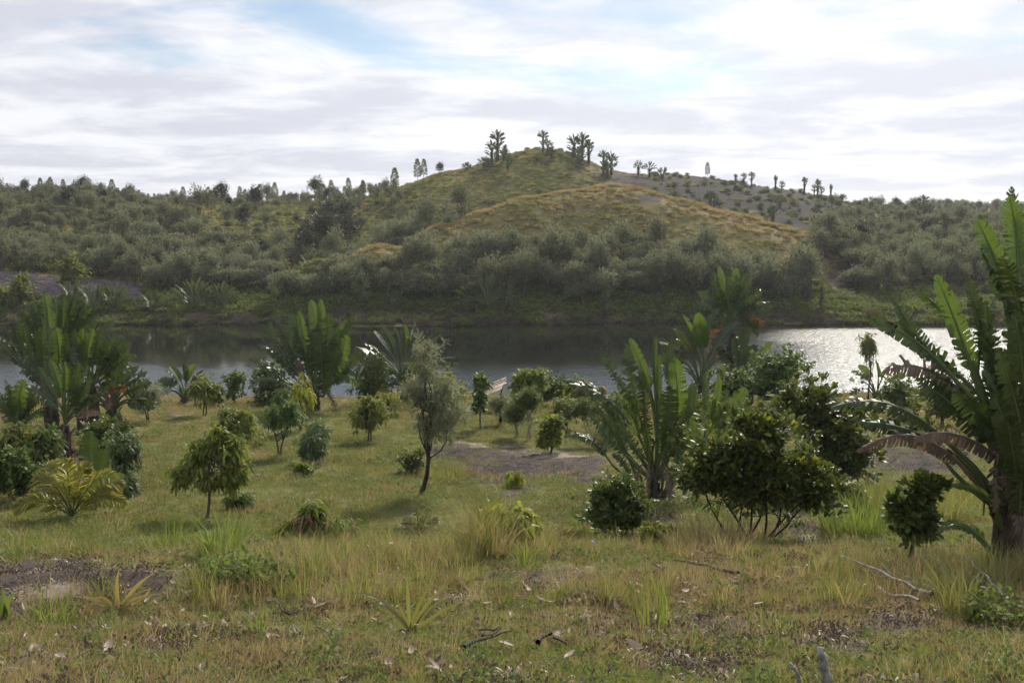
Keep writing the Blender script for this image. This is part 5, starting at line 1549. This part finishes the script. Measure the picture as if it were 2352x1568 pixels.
shrub_at('bank_shrub', 'green shrub behind the young upright palm', 'shrub', 'round_green', (1650, 1005), [(1605, 915, 1690, 985)], [0, 4], 711, 1.1, leafscale=1.1)
shrub_at('bank_shrub', 'green-leaved shrub just left of the tall dark glossy bush top', 'shrub', 'round_dark', (1850, 985), [(1812, 890, 1905, 965)], [0, 4], 712, 1.3, leafscale=1.2)
shrub_at('bank_shrub', 'dark shrub behind the sweeping leaves of the right palm', 'shrub', 'round_dark', (2065, 965), [(2030, 868, 2112, 945)], [0, 4], 713, 1.2, leafscale=1.2)
shrub_at('bank_shrub', 'green shrub behind the right palm trunk', 'shrub', 'round_green', (2160, 985), [(2110, 890, 2215, 970)], [0, 4], 714, 1.2, leafscale=1.2)
shrub_at('bank_shrub', 'dark undergrowth shrub below the right of the left palm clump', 'shrub', 'small_dark', (245, 1075), [(196, 960, 290, 1045)], [0, 4], 715, 1.6, leafscale=1.6)
shrub_at('bank_shrub', 'dark undergrowth shrub below the middle of the left palm clump', 'shrub', 'mango_dark', (95, 1085), [(70, 985, 140, 1070)], [0, 4], 716, 1.0, leafscale=1.0)
shrub_at('bank_shrub', 'small dark bush between the big round-leaved bush and grass mound', 'bush', 'small_dark', (1950, 1200), [(1915, 1120, 1985, 1185)], [0, 4], 719, 0.9, leafscale=1.1)

# ------------------------------------------------------------------ wooden shelter by the lake
loc = hit(1135, 945, 30, 50)
D = loc[1]
root = empty('wooden_shelter', loc, 'small open shelter of weathered boards on posts by the lake', 'shelter')
k = px2m(1, D)
for dx, dy, top in ((-22, -.5, 40), (14, -.6, 50), (-18, .7, 44), (18, .6, 54)):
    mb = MB()
    branchy(mb, R0, (dx * k, dy, -.15), (dx * k, dy, top * k), .05, .04, 5, .01, 4)
    mobj('post', mb.mesh('post', M['bark_dark']), root)
for i in range(7):
    mb = MB()
    f = i / 6
    y0 = -.8 + 1.6 * f
    z0 = (40 + 10 * f) * k
    x0, x1 = -34 * k + R0.uniform(-.06, .06), 24 * k + R0.uniform(-.1, .1)
    w_, th = .135, .03
    V = []
    for xx, zz in ((x0, z0), (x1, z0 + .42)):
        for yy_ in (y0 - w_, y0 + w_ - .02):
            for q_ in (0, th):
                V.append((xx, yy_, zz + q_ + R0.uniform(-.02, .02)))
    mb.add(V, None, [(0, 1, 3, 2), (4, 6, 7, 5), (0, 4, 5, 1), (2, 3, 7, 6), (1, 5, 7, 3), (0, 2, 6, 4)], .5)
    mobj('plank', mb.mesh('plank', M['wood_board'], smooth=False), root)
# ------------------------------------------------------------------ foreground plants with strap leaves
def rosette(name, label, base, tips, mat, seed, wd=.018, group=None):
    """strap-leaved plant: every leaf its own part; tips = (mid pixel, tip pixel)"""
    rng = np.random.default_rng(seed)
    loc = hit(base[0], base[1], 4, 40)
    D = loc[1]
    root = empty(name, loc, label, 'plant', group)
    for md, tp in tips:
        dd = rng.uniform(-.18, .18)
        A, B, C = P(base[0] + rng.uniform(-6, 6), base[1], D) - loc - UP * .02, P(md[0], md[1], D + dd * .6) - loc, P(tp[0], tp[1], D + dd) - loc
        ctl = 2 * B - .5 * (A + C)
        e = np.linspace(0, 1, 10)[:, None]
        ctr = (1 - e) ** 2 * A + 2 * e * (1 - e) * ctl + e * e * C
        T = unit(2 * (1 - e) * (ctl - A) + 2 * e * (C - ctl) + 1e-6)
        view = unit(np.array([0, 0, CAMZ]) - loc)
        nr_ = unit(view + UP * .6 + rng.normal(size=3) * .35)
        S = unit(np.cross(T, nr_))
        N = np.cross(S, T)
        w_ = wd * np.minimum(1, (1.02 - e) * 2.2) ** .8 * (0.75 + .25 * np.sin(e * 3))
        V = np.concatenate([ctr + S * w_ + N * w_ * .45, ctr, ctr - S * w_ + N * w_ * .45])
        n = 10
        i_ = np.arange(n - 1)
        Q = np.concatenate([np.stack([i_, i_ + n, i_ + n + 1, i_ + 1], -1), np.stack([i_ + n, i_ + 2 * n, i_ + 2 * n + 1, i_ + n + 1], -1)])
        mb = MB()
        mb.add(V, None, Q, rng.random())
        mobj('leaf', mb.mesh('leaf', M[mat]), root)
    return root


def fanout(b, spec):
    return [((b[0] + dx * .55, b[1] - dy * .8), (b[0] + dx, b[1] - dy)) for dx, dy in spec]


b = (272, 1404)
rosette('strap_plant', 'yellowing strap-leaved plant at the edge of the bare soil', b, [((268, 1350), (275, 1303)), ((310, 1350), (362, 1310)), ((300, 1372), (350, 1350)), ((305, 1378), (368, 1362)), ((220, 1378), (160, 1368)), ((235, 1385), (190, 1392)), ((330, 1372), (345, 1345)), ((240, 1375), (208, 1377))], 'strap_yellow', 1, .019)
b = (945, 1446)
rosette('strap_plant', 'green strap-leaved plant with arching leaves at the middle front', b, [((938, 1390), (935, 1310)), ((965, 1385), (1002, 1320)), ((980, 1390), (1035, 1335)), ((880, 1380), (800, 1360)), ((1010, 1405), (1085, 1372)), ((985, 1400), (1045, 1368)), ((925, 1410), (912, 1372)), ((900, 1400), (868, 1388))], 'strap', 2, .017)
b = (1031, 1412)
rosette('strap_plant', 'small strap plant right of the arching one', b, fanout(b, ((-22, 32), (4, 36), (30, 30), (46, 26), (-34, 20))), 'strap', 3, .011)
b = (868, 1292)
rosette('strap_plant', 'small strap plant in dry grass left of the tall grass clump', b, fanout(b, ((-32, 45), (-8, 52), (20, 44), (36, 40), (-40, 22))), 'strap', 4, .014)
b = (1206, 1294)
rosette('strap_plant', 'spidery strap plant right of the tall grass clump', b, fanout(b, ((-50, 26), (-22, 44), (4, 58), (30, 30), (52, 30), (-30, 20))), 'strap', 5, .014)
b = (1945, 1398)
rosette('strap_plant', 'few yellow straps in the rusty grass left of fallen branches', b, fanout(b, ((-40, 66), (14, 40), (50, 58), (40, 26))), 'strap_yellow', 6, .010)
b = (12, 1432)
rosette('broad_sprout', 'broad-leaved green sprout at the left frame edge', b, [((8, 1390), (-20, 1360)), ((22, 1385), (42, 1362)), ((10, 1400), (5, 1345)), ((20, 1420), (30, 1400))], 'weed', 7, .045)


def tuft_thing(name, label, base, n, r, h, wd, lean, mat, seed, curve=.5, group=None):
    loc = hit(base[0], base[1], 4, 40)
    o = mobj(name, tuft(np.random.default_rng(seed), n, r, h, wd, lean, mat, curve), None, loc)
    return tag(o, label, 'grass', group)


tuft_thing('grass_clump', 'tall pale grass clump at the middle, arching stems', (1105, 1275), 330, .20, 1.1, .008, .45, 'g_green', 1, .8)
tuft_thing('grass_clump', 'tall straw coloured stems mixed into the middle grass clump', (1120, 1278), 130, .26, 1.05, .008, .6, 'g_dry', 2, .7)
tuft_thing('grass_clump', 'bright green coarse grass clump right of the bare soil', (512, 1290), 150, .25, .75, .02, .35, 'g_lush', 3)
tuft_thing('grass_clump', 'green coarse grass tuft at the near left below the bare soil', (125, 1440), 110, .16, .36, .014, .5, 'g_lush', 4)
tuft_thing('grass_clump', 'yellow green grass tuft right of the coarse bright clump', (710, 1328), 80, .22, .42, .014, .6, 'g_lush', 5)
tuft_thing('grass_clump', 'yellow edged grass tuft among the fallen branches at right', (2200, 1412), 80, .14, .62, .014, .35, 'strap', 6)
tuft_thing('grass_clump', 'yellow green grass tuft at the right edge below the big palm', (2275, 1350), 80, .16, .55, .014, .45, 'strap', 7)
tuft_thing('grass_clump', 'sparse tall green blades right of the middle front', (1515, 1452), 40, .22, .60, .016, .35, 'g_lush', 8)
tuft_thing('grass_clump', 'low spreading green tuft at the right front', (1760, 1462), 60, .18, .30, .012, .8, 'g_lush', 9)
tuft_thing('grass_clump', 'few tall blades standing alone at the left front', (588, 1462), 12, .06, .28, .014, .2, 'g_lush', 10)
tuft_thing('grass_clump', 'grass clump with seed stalks behind the bare soil bank', (385, 1262), 110, .35, .62, .013, .4, 'g_lush', 11)
tuft_thing('grass_clump', 'grassy tuft on the soil bank at the far left', (60, 1262), 130, .4, .42, .013, .5, 'g_lush', 12)
tuft_thing('grass_clump', 'soft bright grass mound left of the small glossy shrub', (1985, 1225), 900, .75, .85, .012, .45, 'g_lush', 13)
tuft_thing('grass_clump', 'soft bright grass mound behind the small glossy shrub', (2080, 1190), 900, .9, .8, .014, .45, 'g_green', 14)
tuft_thing('grass_clump', 'soft grass mound right of the small glossy shrub', (2200, 1175), 900, .9, .75, .014, .45, 'g_green', 15)
tuft_thing('grass_clump', 'pale dry grass at the foot of the big round-leaved bush', (1640, 1262), 500, .7, .5, .011, .4, 'g_dry', 16)
tuft_thing('grass_clump', 'dull grass hump on the lawn near the feathery trunk', (1020, 1100), 420, .6, .45, .016, .5, 'g_green', 17)
tuft_thing('grass_clump', 'reedy dark tussock standing in the water at right', (1945, 912), 160, .5, .8, .03, .2, 'reed', 18)
for (bx, by, sd, lab) in ((530, 1330, 1, 'leafy green weeds under the coarse bright grass clump'), (610, 1345, 2, 'leafy weed patch right of the bare soil'), (735, 1528, 3, 'bright fresh green weed at the bottom left of centre'), (2300, 1432, 4, 'leafy weed mound at the right frame edge')):
    loc = hit(bx, by, 4, 40)
    tag(mobj('weed_clump', weed(np.random.default_rng(sd), 520 if sd != 3 else 60, .32 if sd != 3 else .12, .22 if sd != 3 else .1, .085), None, loc), lab, 'weed')


# ------------------------------------------------------------------ fallen branches, dead wood
def stick(name, label, segs, mat='wood_grey', r=.014, lift=.09, cat='branch'):
    """fallen branch: polylines of pixels lying on the ground"""
    root = None
    for i, pl in enumerate(segs):
        mb = MB()
        pts = np.array([hit(q[0], q[1] + (q[2] if len(q) > 2 else 0), 4, 40) for q in pl])
        for k_, q in enumerate(pl):
            if len(q) > 2:
                pts[k_] = P(q[0], q[1], pts[k_][1])
        pts[:, 2] += lift
        if i == 0:
            org = pts[0].copy()
        fine = []
        rg = np.random.default_rng(i + len(pl))
        for a_, b_ in zip(pts[:-1], pts[1:]):
            for f in (0, .33, .66):
                fine.append(a_ + (b_ - a_) * f + rg.normal(size=3) * .008)
        fine.append(pts[-1])
        mb.tube(np.array(fine) - org, np.linspace(r if i == 0 else r * .7, r * .3, len(fine)), 6, .5)
        if i == 0:
            root = empty(name, org, label, cat)
        mobj('limb' if i == 0 else 'twig', mb.mesh('limb', M[mat]), root)
    return root


stick('fallen_branch', 'long grey forked branch lying in the grass at right', [[(2140, 1385), (2080, 1358, 14), (1985, 1312, 22), (1928, 1290, 26)], [(2130, 1350), (2060, 1335), (1995, 1328, 10)], [(2110, 1395), (2050, 1385), (2000, 1362), (1950, 1350)], [(2150, 1372), (2080, 1352), (2010, 1340)], [(2045, 1335), (2022, 1310, 16)]], 'wood_grey', .024)
stick('fallen_branch', 'grey branch slanting through the yellow grass at the right edge', [[(2330, 1412), (2290, 1370), (2245, 1325, 30), (2212, 1290, 60)], [(2260, 1360), (2220, 1330, 12), (2180, 1328, 10)]], 'wood_grey', .024)
stick('fallen_branch', 'old mossy stick lying in the dry grass right of centre', [[(1690, 1332), (1620, 1312), (1548, 1300)]], 'bark', .03)
stick('fallen_branch', 'dark curved stick half buried at the middle front', [[(1060, 1512), (1110, 1490), (1175, 1472)], [(1110, 1490), (1150, 1468, 8), (1100, 1470)]], 'bark_dark', .02)
stick('fallen_branch', 'thin dark twig in the weeds at the left front', [[(640, 1405), (660, 1430), (690, 1412)], [(660, 1430), (700, 1422)]], 'bark_dark', .014)
stick('fallen_branch', 'dark gnarled root piece at the front left of centre', [[(1230, 1500), (1260, 1478, 6), (1300, 1505)], [(1260, 1478, 6), (1275, 1462, 12)]], 'bark_dark', .02)
stick('fallen_branch', 'thin dead twig leaning in the grass left of centre', [[(760, 1480), (720, 1450, 20), (700, 1420, 40)]], 'bark', .006)


def snag(label, pl, r, seed):
    loc = hit(pl[0][0], pl[0][1], 3.5, 20)
    D = loc[1]
    mb = MB()
    pts = np.array([P(q[0], q[1], D + .02 * i) for i, q in enumerate(pl)]) - loc
    pts[0, 2] -= .1
    fine = []
    rg = np.random.default_rng(seed)
    for a_, b_ in zip(pts[:-1], pts[1:]):
        for f in np.linspace(0, 1, 5)[:-1]:
            fine.append(a_ + (b_ - a_) * f + rg.normal(size=3) * .004)
    fine.append(pts[-1])
    mb.tube(np.array(fine), np.linspace(r, r * .5, len(fine)) * (1 + .12 * np.sin(np.arange(len(fine)) * 1.7)), 9, .5)
    tag(mobj('dead_branch', mb.mesh('dead_branch', M['wood_grey']), None, loc), label, 'dead wood')


snag('bleached crooked branch stub sticking up at the bottom right', [(1908, 1600), (1900, 1560), (1893, 1528), (1884, 1505), (1884, 1484)], .034, 1)
snag('smaller bleached stub left of the crooked branch stub', [(1845, 1600), (1836, 1560), (1826, 1535), (1812, 1522)], .016, 2)

# dry fallen leaves, one by one
rng = np.random.default_rng(99)
spots = [(560, 1340), (505, 1368), (530, 1402), (545, 1385), (620, 1392), (715, 1410), (738, 1405), (775, 1395), (700, 1335), (660, 1470), (615, 1480), (470, 1455), (845, 1395), (790, 1345), (1215, 1370), (1240, 1390), (1265, 1398), (1330, 1395), (1210, 1360), (1120, 1400), (995, 1395),
         (1310, 1450), (1160, 1500), (870, 1360), (955, 1380), (1280, 1480), (400, 1352), (385, 1345), (420, 1415), (250, 1505), (140, 1530), (350, 1455), (1690, 1350), (1850, 1310), (1920, 1300), (2000, 1330), (2085, 1300), (1780, 1335), (1450, 1350), (1560, 1340), (840, 1290), (1490, 1420), (300, 1480), (180, 1460), (60, 1480), (1050, 1345), (1380, 1330)]
rl = np.random.default_rng(31)
spots += [(rl.uniform(10, 1500), rl.uniform(1300, 1555)) for _ in range(45)] + [(rl.uniform(1500, 2340), rl.uniform(1290, 1440)) for _ in range(14)]
litter = []
for k in range(6):
    mb = MB()
    L_, w_ = .12, .022
    e = np.linspace(0, 1, 7)
    cur = .35 + .5 * rng.random()
    cx = (e - .5) * L_
    cz_ = .012 + cur * L_ * .35 * (2 * e - 1) ** 2 * (1 + .5 * rng.normal())
    wv = w_ * np.sin(e * math.pi * .94 + .12) ** .7
    V = np.concatenate([np.stack([cx, wv, cz_ + wv * .7], -1), np.stack([cx, 0 * cx, cz_], -1), np.stack([cx, -wv, cz_ + wv * .5], -1)])
    i_ = np.arange(6)
    mb.add(V, None, np.concatenate([np.stack([i_, i_ + 7, i_ + 8, i_ + 1], -1), np.stack([i_ + 7, i_ + 14, i_ + 15, i_ + 8], -1)]), rng.random())
    litter.append(mb.mesh('dry_leaf', M['litter']))
for qx, qy in spots:
    loc = hit(qx, qy, 4, 20)
    o = mobj('dry_leaf', litter[rng.integers(0, 6)], None, loc + np.array([0, 0, .06]))
    o.rotation_euler = (rng.normal() * .3, rng.normal() * .3, rng.uniform(0, 6.28))
    s = rng.uniform(.6, 1.2)
    o.scale = (s, s, s)
    tag(o, 'curled pale dry leaf lying in the foreground grass', 'leaf', 'dry leaves in the foreground grass')
# small blue and white flowers
for qx, qy, c_, lab in ((221, 1240, (.12, .14, .5), 'tiny blue flower above the bare soil bank'), (1363, 1243, (.12, .14, .5), 'tiny blue flower left of the dark small-leaved shrub'), (899, 1247, (.8, .8, .78), 'tiny white flower left of the tall grass clump')):
    loc = hit(qx, qy + 30, 4, 30)
    top = P(qx, qy, loc[1]) - loc
    m_, t = new_mat('petal')
    b_ = t.n('ShaderNodeBsdfPrincipled')
    b_.inputs['Base Color'].default_value = (*c_, 1)
    o_ = t.n('ShaderNodeOutputMaterial')
    t.link(b_.outputs[0], o_.inputs[0])
    root = empty('flower', loc, lab, 'flower')
    mb = MB()
    mb.tube(np.array([(0, 0, 0), top * .5 + [.01, 0, 0], top]), .003, 4)
    mobj('stem', mb.mesh('stem', M['g_green']), root)
    mb = MB()
    a_ = np.arange(6) * 1.047
    leaves(mb, np.repeat(top[None], 6, 0), np.stack([np.cos(a_), np.sin(a_), .5 + 0 * a_], -1), .03, .018, rng, .1)
    mobj('petal', mb.mesh('petal', m_), root)

# ------------------------------------------------------------------ near grass (stuff)
rng = np.random.default_rng(404)


def wedge(n, d0, d1, pw=1.0):
    u = rng.random(n)
    D_ = (d0 ** pw + u * (d1 ** pw - d0 ** pw)) ** (1 / pw)
    x = rng.uniform(-.62, .62, n) * D_ + rng.uniform(-1, 1, n)
    return x, D_, gz(x, D_)


fgk = [tuft(rng, 30, .11, .09, .009, .8, 'g_green'), tuft(rng, 30, .11, .13, .008, .7, 'g_green'), tuft(rng, 26, .11, .08, .010, .9, 'g_lush'), tuft(rng, 24, .11, .18, .005, .5, 'g_dry'),
       tuft(rng, 26, .11, .10, .007, 1.0, 'g_dry'), tuft(rng, 20, .10, .18, .005, .5, 'g_rust'), weed(rng, 26, .11, .06, .055, 'weed'), weed(rng, 22, .1, .03, .06, 'litter_brown', .35), tuft(rng, 12, .08, .30, .005, .35, 'g_dry'),
       weed(rng, 34, .12, .10, .04, 'mango_blue'), tuft(rng, 9, .07, .26, .012, .5, 'g_lush'), weed(rng, 7, .12, .05, .085, 'litter', .3)]
x, D_, z = wedge(30000, 4.2, 15.5, 1.3)
so, sa, dr = zones(x, D_, z)
keep = rng.random(len(x)) < np.clip(1.3 - 1.5 * so - 1.3 * sa, .05, 1)
x, D_, z, dr, so = (v[keep] for v in (x, D_, z, dr, so))
qx, qy = proj(x, D_, z)
n = len(x)
pat = fbm(x * 1.1, D_ * 1.1, 81, 3)
lush = sstep(qy + (qx - 1900) * .12 + 120 * pat, 1430, 1520)
pd = np.clip(dr * .9 + .8 * pat + .16 - .35 * lush, .12, .88)
pk = np.where(rng.random(n) < pd, rng.choice([3, 4, 11, 5, 7, 8], n, p=[.22, .36, .035, .12, .225, .04]), rng.choice([0, 1, 2, 6, 9, 10], n, p=[.28, .22, .2, .16, .09, .05]))
sc_ = rng.uniform(.4, .95, n) * np.clip(1 + 1.1 * pat, .45, 1.6)
scatter('near_grass', 'short mixed green and straw grass over the foreground', fgk, np.stack([x, D_, z], -1), np.stack([rng.normal(size=n) * .12, rng.normal(size=n) * .12, rng.uniform(0, 6.28, n)], -1), sc_, pk)

mdk = [tuft(rng, 60, .26, .09, .011, .8, 'g_green'), tuft(rng, 60, .26, .12, .011, .8, 'g_green'), tuft(rng, 50, .24, .10, .012, .9, 'g_lush'), tuft(rng, 50, .26, .17, .008, .6, 'g_dry'), tuft(rng, 50, .26, .13, .009, .7, 'g_rust'), weed(rng, 60, .25, .08, .06, 'weed'), tuft(rng, 60, .26, .08, .012, .9, 'g_dull')]
x, D_, z = wedge(42000, 13, 52, 1.35)
so, sa, dr = zones(x, D_, z)
keep = (rng.random(len(x)) < np.clip(1.3 - 1.45 * so - 1.4 * sa, .06, 1)) & (z > .1)
x, D_, z, dr = (v[keep] for v in (x, D_, z, dr))
n = len(x)
pat = fbm(x * .5, D_ * .5, 83, 3)
pd = np.clip(dr * .75 + .5 * pat - .12, .04, .8)
pk = np.where(rng.random(n) < pd, rng.choice([3, 4, 3, 6], n), rng.choice([0, 1, 2, 5, 6, 0], n))
scatter('lawn_grass', 'grass of the slope down to the lake', mdk, np.stack([x, D_, z], -1), np.stack([rng.normal(size=n) * .1, rng.normal(size=n) * .1, rng.uniform(0, 6.28, n)], -1), rng.uniform(.55, 1.3, n) * np.clip(1 + .9 * pat, .5, 1.6), pk)
# tall grass along the terrace edge and lake edge
tk = [tuft(rng, 26, .12, .45, .006, .4, 'g_dry'), tuft(rng, 26, .12, .42, .007, .45, 'g_green'), tuft(rng, 24, .12, .38, .010, .5, 'g_lush'), tuft(rng, 20, .1, .40, .005, .4, 'g_rust')]
x, D_, z = wedge(2600, 9.5, 14.5, 1)
x2, D2, z2 = wedge(3200, 40, 48, 1)
x, D_, z = np.concatenate([x, x2]), np.concatenate([D_, D2]), np.concatenate([z, z2])
pat = fbm(x * .45, D_ * .45, 87, 3)
so, sa, dr = zones(x, D_, z)
keep = (rng.random(len(x)) < np.clip(.45 + 1.6 * pat - so, 0, 1))
x, D_, z = x[keep], D_[keep], z[keep]
n = len(x)
scatter('tall_grass', 'taller wispy grass along the edge of the slope', tk, np.stack([x, D_, z], -1), np.stack([rng.normal(size=n) * .1, rng.normal(size=n) * .1, rng.uniform(0, 6.28, n)], -1), rng.uniform(.5, 1.2, n), rng.choice([0, 0, 1, 1, 2, 3], n))
# brown litter, twigs and pebbles on the bare soil
x, D_, z = wedge(22000, 4.2, 36, 1.0)
so, sa, dr = zones(x, D_, z)
keep = rng.random(len(x)) < np.clip(so * 1.1 + .03 + .10 * (D_ < 11), 0, 1)
x, D_, z = x[keep], D_[keep], z[keep]
n = len(x)
lk = [weed(rng, 12, .1, .01, .05, 'litter_brown', .3), weed(rng, 10, .12, .01, .05, 'litter', .25), tuft(rng, 8, .1, .12, .004, 1.6, 'litter_brown')]
z = z + .03 * (D_ < 11)
scatter('leaf_litter', 'dry leaf litter and twigs over bare soil', lk, np.stack([x, D_, z], -1), np.stack([rng.normal(size=n) * .1, rng.normal(size=n) * .1, rng.uniform(0, 6.28, n)], -1), rng.uniform(.5, 1.3, n), rng.choice([0, 0, 0, 1, 2], n))
# ------------------------------------------------------------------ haze
hb = MB()
x0, x1, y0, y1, z0, z1 = -5200, 5200, -5200, 5200, -4, 34
V = [(x, y, z) for x in (x0, x1) for y in (y0, y1) for z in (z0, z1)]
hb.add(V, None, [(0, 1, 3, 2), (4, 6, 7, 5), (0, 4, 5, 1), (2, 3, 7, 6), (1, 5, 7, 3), (0, 2, 6, 4)], .5)
hm, t = new_mat('haze')
pv = t.n('ShaderNodeVolumePrincipled')
pv.inputs['Color'].default_value = (0.85, 0.88, 0.93, 1)
pv.inputs['Density'].default_value = 0.00028
pv.inputs['Anisotropy'].default_value = 0.3
o = t.n('ShaderNodeOutputMaterial')
t.link(pv.outputs[0], o.inputs['Volume'])
ho = mobj('haze', hb.mesh('haze', hm, smooth=False))
tag(ho, 'thin pale haze in the air over the hills', 'haze', kind='stuff')
